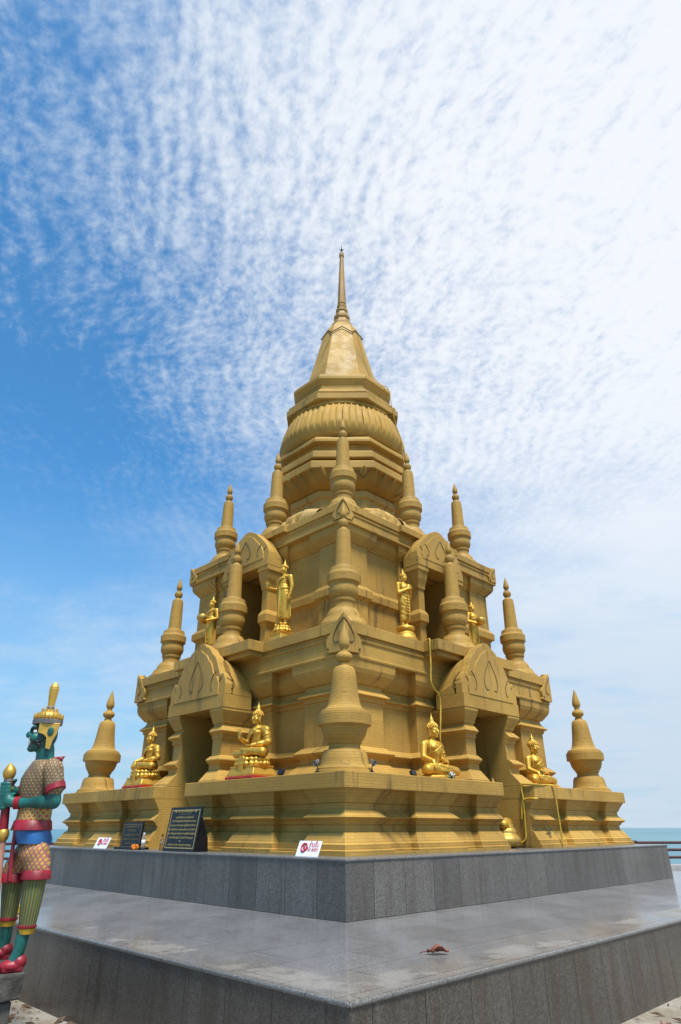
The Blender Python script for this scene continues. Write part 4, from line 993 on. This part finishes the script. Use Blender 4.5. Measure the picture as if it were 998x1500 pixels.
def leaf_mesh(L, Wd, curl, seed):
    rnd = random.Random(seed); bm = bmesh.new(); n = 12; rows = []
    for j in range(n):
        t_ = j / (n - 1); w_ = Wd * sin(pi * min(1, t_ * .96 + .03)) ** .7
        rows.append([(L * (t_ - .5), w_ * s_, curl * (abs(s_) ** 1.6) * L * .5 * (.6 + .4 * sin(t_ * 9 + seed)) + .10 * L * sin(t_ * 3) * curl + rnd.uniform(0, .012)) for s_ in (-1, -.6, -.25, 0, .25, .6, 1)])
    loft(bm, rows, cap=False, closed=False); return bm
lf = empty('dead_leaf', (-6.16, -7.30, .004), radians(-40)); tag(lf, 'crumpled red brown dead leaf lying on the wet granite platform', 'leaf')
M['deadleaf'] = plain('dead_leaf_brown', (.20, .055, .028), .6, 0, .5, 14)
for nm, a, L, wd, cu in (('blade', 0, .20, .06, .45), ('curled_half', 35, .13, .045, .6)):
    o = obj(nm, leaf_mesh(L, wd, cu, 3 + a), M['deadleaf'], lf, smooth=70, rot=(0, 0, radians(a)), loc=(0, .012 * a / 35, .004)); md = o.modifiers.new('t', 'SOLIDIFY'); md.thickness = .003
bm = bmesh.new(); tube(bm, smoothpath([(-.10, 0, .02), (-.13, .01, .015), (-.16, .03, .006)], 3), .004, 6); obj('stalk', bm, M['deadleaf'], lf)
# lamps
def lamp(loc, rz, label):
    root = empty('lamp', loc, rz); tag(root, label, 'lamp')
    bm = bmesh.new(); cap(bm, (0, 0, 0), .022, (0, 0, .02), .022, 10); tube(bm, smoothpath([(0, 0, .01), (0, .0, .08), (0, -.015, .13)], 3), .008, 8); obj('bracket', bm, M['black'], root)
    bm = bmesh.new(); Mq = Matrix.Translation((0, -.02, .145)) @ Matrix.Rotation(radians(120), 4, 'X'); lathe(bm, [(.012, -.05), (.03, -.045), (.034, 0), (.046, .035), (.043, .038), (.03, .01)], 20, Mq); obj('lamp_head', bm, M['metal'], root, smooth=40)
def spot(loc, rz, label):
    root = empty('floodlight', loc, rz); tag(root, label, 'floodlight')
    root.scale = (.72,) * 3
    bm = bmesh.new(); box(bm, -.08, .08, -.02, .06, .05, .17); bmesh.ops.rotate(bm, verts=bm.verts[:], cent=(0, 0, .1), matrix=Matrix.Rotation(radians(-25), 3, 'X')); obj('housing', bm, M['black'], root, bevel=.01)
    bm = bmesh.new(); tube(bm, [(-.095, 0, .1), (-.095, .01, .01), (.095, .01, .01), (.095, 0, .1)], .009, 6); obj('bracket', bm, M['black'], root)
lamp((-4.60, -4.02, 1.746), radians(-90), 'small grey lamp on the ledge left of the near corner spire')
lamp((-4.02, -4.60, 1.746), radians(0), 'small grey lamp on the ledge right of the near corner spire')
spot((-4.45, -2.98, 1.746), radians(-90), 'small black floodlight on the left ledge behind the statue with raised hand')
spot((-2.72, -4.35, 1.746), 0, 'small black floodlight on the right ledge left of the statue with green leaves')
spot((2.26, -4.15, 1.746), 0, 'small black floodlight at the knee of the far right seated statue')
# offerings
root = empty('leaf_offering', (-1.87, -4.47, 1.746)); tag(root, 'bunch of green leaves lying at the feet of the right near seated statue', 'offering')
bm = bmesh.new(); rnd = random.Random(4)
for i in range(60):
    c_ = V((rnd.gauss(0, .055), rnd.gauss(0, .03), .02 + abs(rnd.gauss(0, .05)))); d_ = V((rnd.uniform(-1, 1), rnd.uniform(-1, .4), rnd.uniform(-.2, 1))).normalized(); s_ = d_.orthogonal().normalized()
    a = bm.verts.new(c_ - d_ * .035); b = bm.verts.new(c_ + s_ * .014); c2 = bm.verts.new(c_ + d_ * .04); e = bm.verts.new(c_ - s_ * .014); bm.faces.new((a, b, c2, e))
obj('leaves', bm, plain('dark_green_leaf', (.05, .10, .035), .5, 0, .5, 20), root)
bm = bmesh.new()
for i in range(9): ell(bm, (rnd.gauss(0, .05), -.03 + rnd.gauss(0, .015), .05 + rnd.uniform(0, .07)), (.013,) * 3, seg=7)
obj('white_buds', bm, M['white'], root)
root = empty('green_garland', (1.63, -4.30, 2.02)); tag(root, 'small green garland over the arm of the far right seated statue', 'garland')
bm = bmesh.new(); tube(bm, smoothpath([(-.06, 0, .06), (-.02, -.02, .0), (.04, -.02, -.03), (.09, 0, -.02)], 4), .018, 8); obj('leaf_string', bm, plain('garland_green', (.07, .12, .02), .6, 0, .4, 20), root)
root = empty('offering_cone', (-.72, -4.58, 1.746)); tag(root, 'tiny pale offering cone at the right end of the near ledge', 'offering')
bm = bmesh.new(); lathe(bm, [(.03, 0), (.03, .015), (.022, .03), (.012, .06), (.003, .085)], 14); obj('cone', bm, M['cloth'], root, smooth=50)
root = empty('leaf_tuft', (1.05, -4.60, .93)); tag(root, 'dark green tuft stuck on the right base near the hanging hose', 'plant')
bm = bmesh.new()
for i in range(40):
    c_ = V((rnd.gauss(0, .04), rnd.gauss(0, .03), rnd.gauss(0, .045))); d_ = V((rnd.uniform(-1, 1), rnd.uniform(-1, .2), rnd.uniform(-1, .5))).normalized(); s_ = d_.orthogonal().normalized()
    bm.faces.new([bm.verts.new(p) for p in (c_ - d_ * .03, c_ + s_ * .012, c_ + d_ * .03, c_ - s_ * .012)])
obj('leaves', bm, plain('tuft_green', (.03, .06, .025), .6, 0, .4, 20), root)
# yellow hoses
def hose(label, pts, r=.017):
    bm = bmesh.new(); tube(bm, smoothpath(pts, 7), r, 8); tag(obj('hose', bm, M['yellow_hose'], smooth=60), label, 'hose')
hose('long yellow hose hanging from the middle ledge past the right near seated statue', [(-1.2, -3.2, 4.43), (-1.33, -3.7, 4.435), (-1.40, -3.86, 4.43), (-1.425, -3.88, 4.3), (-1.43, -3.875, 3.9), (-1.45, -3.87, 3.56), (-1.33, -3.86, 3.43), (-1.20, -3.85, 3.36), (-1.15, -3.84, 3.2), (-1.17, -3.83, 2.9), (-1.21, -3.82, 2.55), (-1.17, -3.80, 2.38), (-1.19, -3.80, 2.25)])
hose('yellow hose running down the wall of the right passage to the plinth', [(.56, -4.71, 1.762), (.527, -4.6, 1.765), (.52, -4.43, 1.755), (.522, -4.43, 1.5), (.522, -4.415, 1.2), (.522, -4.40, .95), (.52, -4.37, .80), (.50, -4.2, .728), (.45, -3.98, .72), (.40, -3.85, .72)])
hose('yellow hose branch turning along the underside of the right ledge', [(.522, -4.35, 1.16), (.520, -4.38, 1.36), (.521, -4.42, 1.48), (.521, -4.52, 1.508), (.52, -4.68, 1.508), (.58, -4.705, 1.508)], .02)
hose('yellow hose lying along the right ledge and hanging down over the front', [(.56, -4.69, 1.764), (.9, -4.68, 1.766), (1.18, -4.66, 1.768), (1.25, -4.70, 1.75), (1.285, -4.715, 1.6), (1.285, -4.72, 1.3), (1.30, -4.72, 1.0), (1.30, -4.72, .69)])
# platform corner cup, litter on the sand
root = empty('offering_cup', (-7.61, -1.47, 0)); tag(root, 'small orange yellow cup standing on the platform behind the guardian statue', 'cup')
bm = bmesh.new(); lathe(bm, [(.03, 0), (.045, .01), (.055, .09), (.05, .095), (.04, .05)], 20); obj('cup', bm, M['yellow'], root, smooth=40)
lit = bmesh.new(); rnd = random.Random(9)
for i in range(560):
    side_ = rnd.random() < .86
    if side_: x = -7.99 - abs(rnd.gauss(0, 1.2)); y = rnd.uniform(-9, -1.5)
    else: y = -7.99 - abs(rnd.gauss(0, .8)); x = rnd.uniform(-6.5, 3)
    L = rnd.choice((.02, .03, .03, .05, .09)); a = rnd.uniform(0, pi); d_ = V((cos(a), sin(a), rnd.uniform(-.15, .3))) * L; s_ = V((-sin(a), cos(a), 0)) * L * rnd.uniform(.12, .5); c_ = V((x, y, -.688)); h_ = V((0, 0, L * .3))
    vs = [lit.verts.new(p) for p in (c_ - d_, c_ + s_, c_ + d_, c_ - s_, c_ + h_)]
    for f in ((0, 1, 4), (1, 2, 4), (2, 3, 4), (3, 0, 4), (3, 2, 1, 0)): lit.faces.new([vs[k] for k in f])
tag(obj('leaf_litter', lit, plain('dry_litter', (.13, .075, .045), .9, 0, .7, 3)), kind='stuff')
dl = [(-8.35, -5.35, 25), (-8.5, -5.1, 80), (-4.1, -8.35, 10), (-3.75, -8.45, 60), (-3.3, -8.3, 120)]
dlab = ['curled brown dead leaf on the sand at the foot of the left platform wall', 'dry brown leaf on the sand just left of the curled one by the stone step', 'dry brown leaf on the sand at the lower right against the platform wall', 'pale curled leaf on the sand in the lower right corner', 'small dark leaf on the sand at the lower right edge']
for (x, y, a), lb in zip(dl, dlab):
    o = obj('fallen_leaf', leaf_mesh(.17, .045, .5, a), M['deadleaf'], None, smooth=70, loc=(x, y, -.69), rot=(0, 0, radians(a))); md = o.modifiers.new('t', 'SOLIDIFY'); md.thickness = .003; tag(o, lb, 'leaf')
# ------------------------------------------------------------------ sky and sun
W = bpy.data.worlds.new('World'); S.world = W; W.use_nodes = True
nt = W.node_tree; bg = nt.nodes['Background']
class WN(NT):
    def __init__(s): s.t = nt
w = WN()
SUN_DIR = (rt * .34 + fw * -.80).normalized() * cos(radians(66)) + up * sin(radians(66))
sky = nt.nodes.new('ShaderNodeTexSky'); sky.sky_type = 'NISHITA'; sky.sun_disc = False
sky.sun_elevation = radians(66); sky.sun_rotation = math.atan2(SUN_DIR.x, SUN_DIR.y); sky.air_density = 1.0; sky.dust_density = 1.0; sky.ozone_density = 2.0
co_ = nt.nodes.new('ShaderNodeTexCoord').outputs['Generated']
d = w.sep(co_)
def dot(v):
    nd = w.n('VectorMath', operation='DOT_PRODUCT'); w.l(co_, nd.inputs[0]); nd.inputs[1].default_value = v; return nd.outputs['Value']
sx = dot(rt); sf = dot(fw); sz = d[2]
den = w.math('ADD', w.math('MAXIMUM', sz, 0.), .16)
px = w.math('DIVIDE', sx, den); pf = w.math('DIVIDE', sf, den)
# altocumulus: cells stretched along the line of sight, drifting off to the left with height
warp = w.noise(1.6, 3, .5, w.comb(px, pf, 3.))
pxw = w.math('ADD', w.math('ADD', px, w.math('MULTIPLY', warp, .26)), w.math('MULTIPLY', pf, .16))
cells = w.noise(1, 6, .6, w.comb(w.math('MULTIPLY', pxw, 60.), w.math('MULTIPLY', pf, 54.), 0.))
rows = w.noise(1, 3, .5, w.comb(w.math('MULTIPLY', pxw, 20.), w.math('MULTIPLY', pf, 11.), 2.))
wisps = w.noise(1, 6, .62, w.comb(w.math('MULTIPLY', pxw, 1.9), w.math('MULTIPLY', pf, 2.8), 5.))
bank = w.noise(1.25, 4, .5, w.comb(px, w.math('MULTIPLY', pf, .8), 9.))
veil = (rt * .40 + U3 * .50 + F3).normalized()
dv = dot(veil)
side = w.math('ADD', w.math('MULTIPLY', sx, .95), w.math('MULTIPLY', w.math('SUBTRACT', sz, .5), .62))
cov = w.math('ADD', w.math('ADD', side, w.math('MULTIPLY', w.math('SUBTRACT', bank, .5), .7)), w.math('MULTIPLY', w.math('SUBTRACT', wisps, .5), 1.0))
ripple = w.math('SINE', w.math('ADD', w.math('MULTIPLY', pxw, 175.), w.math('MULTIPLY', w.noise(1, 3, .5, w.comb(w.math('MULTIPLY', px, 5.), w.math('MULTIPLY', pf, 5.), 7.)), 20.)))
tex0 = w.math('MULTIPLY', ripple, w.math('MULTIPLY', w.ramp(wisps, .3, .65), .125))
tex = w.math('ADD', tex0, w.math('ADD', w.math('MULTIPLY', w.math('SUBTRACT', cells, .5), 1.5), w.math('MULTIPLY', w.math('SUBTRACT', rows, .5), 1.0)))
cov = w.math('ADD', cov, w.math('MULTIPLY', w.ramp(sz, .10, .46, .62, 0), w.math('ADD', w.math('MULTIPLY', w.math('SUBTRACT', wisps, .5), 2.4), 1.05)))
cov = w.math('ADD', cov, w.ramp(sf, -.45, .25, -.75, 0))  # unseen sky behind the camera kept clear of cloud to weaken frontal fill
dens = w.math('ADD', cov, w.math('MULTIPLY', tex, w.ramp(sz, .32, .66, .12, .85)))
mask = w.ramp(w.math('ADD', dens, w.ramp(dv, .70, .99, 0, .36)), -.42, .92, 0, .93)
tint = w.mix(1., sky.outputs[0], (.58, 1.30, 1.62), 'MULTIPLY')
tint = w.mix(w.ramp(sz, -.02, .50, .85, 0), tint, (3.1, 4.5, 5.9))
cloud = w.mix(w.ramp(dv, .74, .995), (5.1, 5.9, 6.8), (7.3, 7.5, 7.8))
cl2 = w.mix(w.ramp(sz, .0, .34, .75, 0), cloud, (4.6, 5.5, 6.4))
col = w.mix(mask, tint, cl2)
w.l(col, bg.inputs['Color']); bg.inputs['Strength'].default_value = .1
sd = bpy.data.lights.new('sun', 'SUN'); sd.energy = 4.6; sd.angle = radians(14); sd.color = (1, .94, .83)
so = bpy.data.objects.new('sun', sd); COL.objects.link(so)
so.rotation_euler = SUN_DIR.to_track_quat('Z', 'Y').to_euler(); so.location = SUN_DIR * 60
S.view_settings.view_transform = 'Standard'; S.view_settings.look = 'None'; S.view_settings.exposure = .40; S.view_settings.gamma = 1
S.view_settings.use_curve_mapping = False
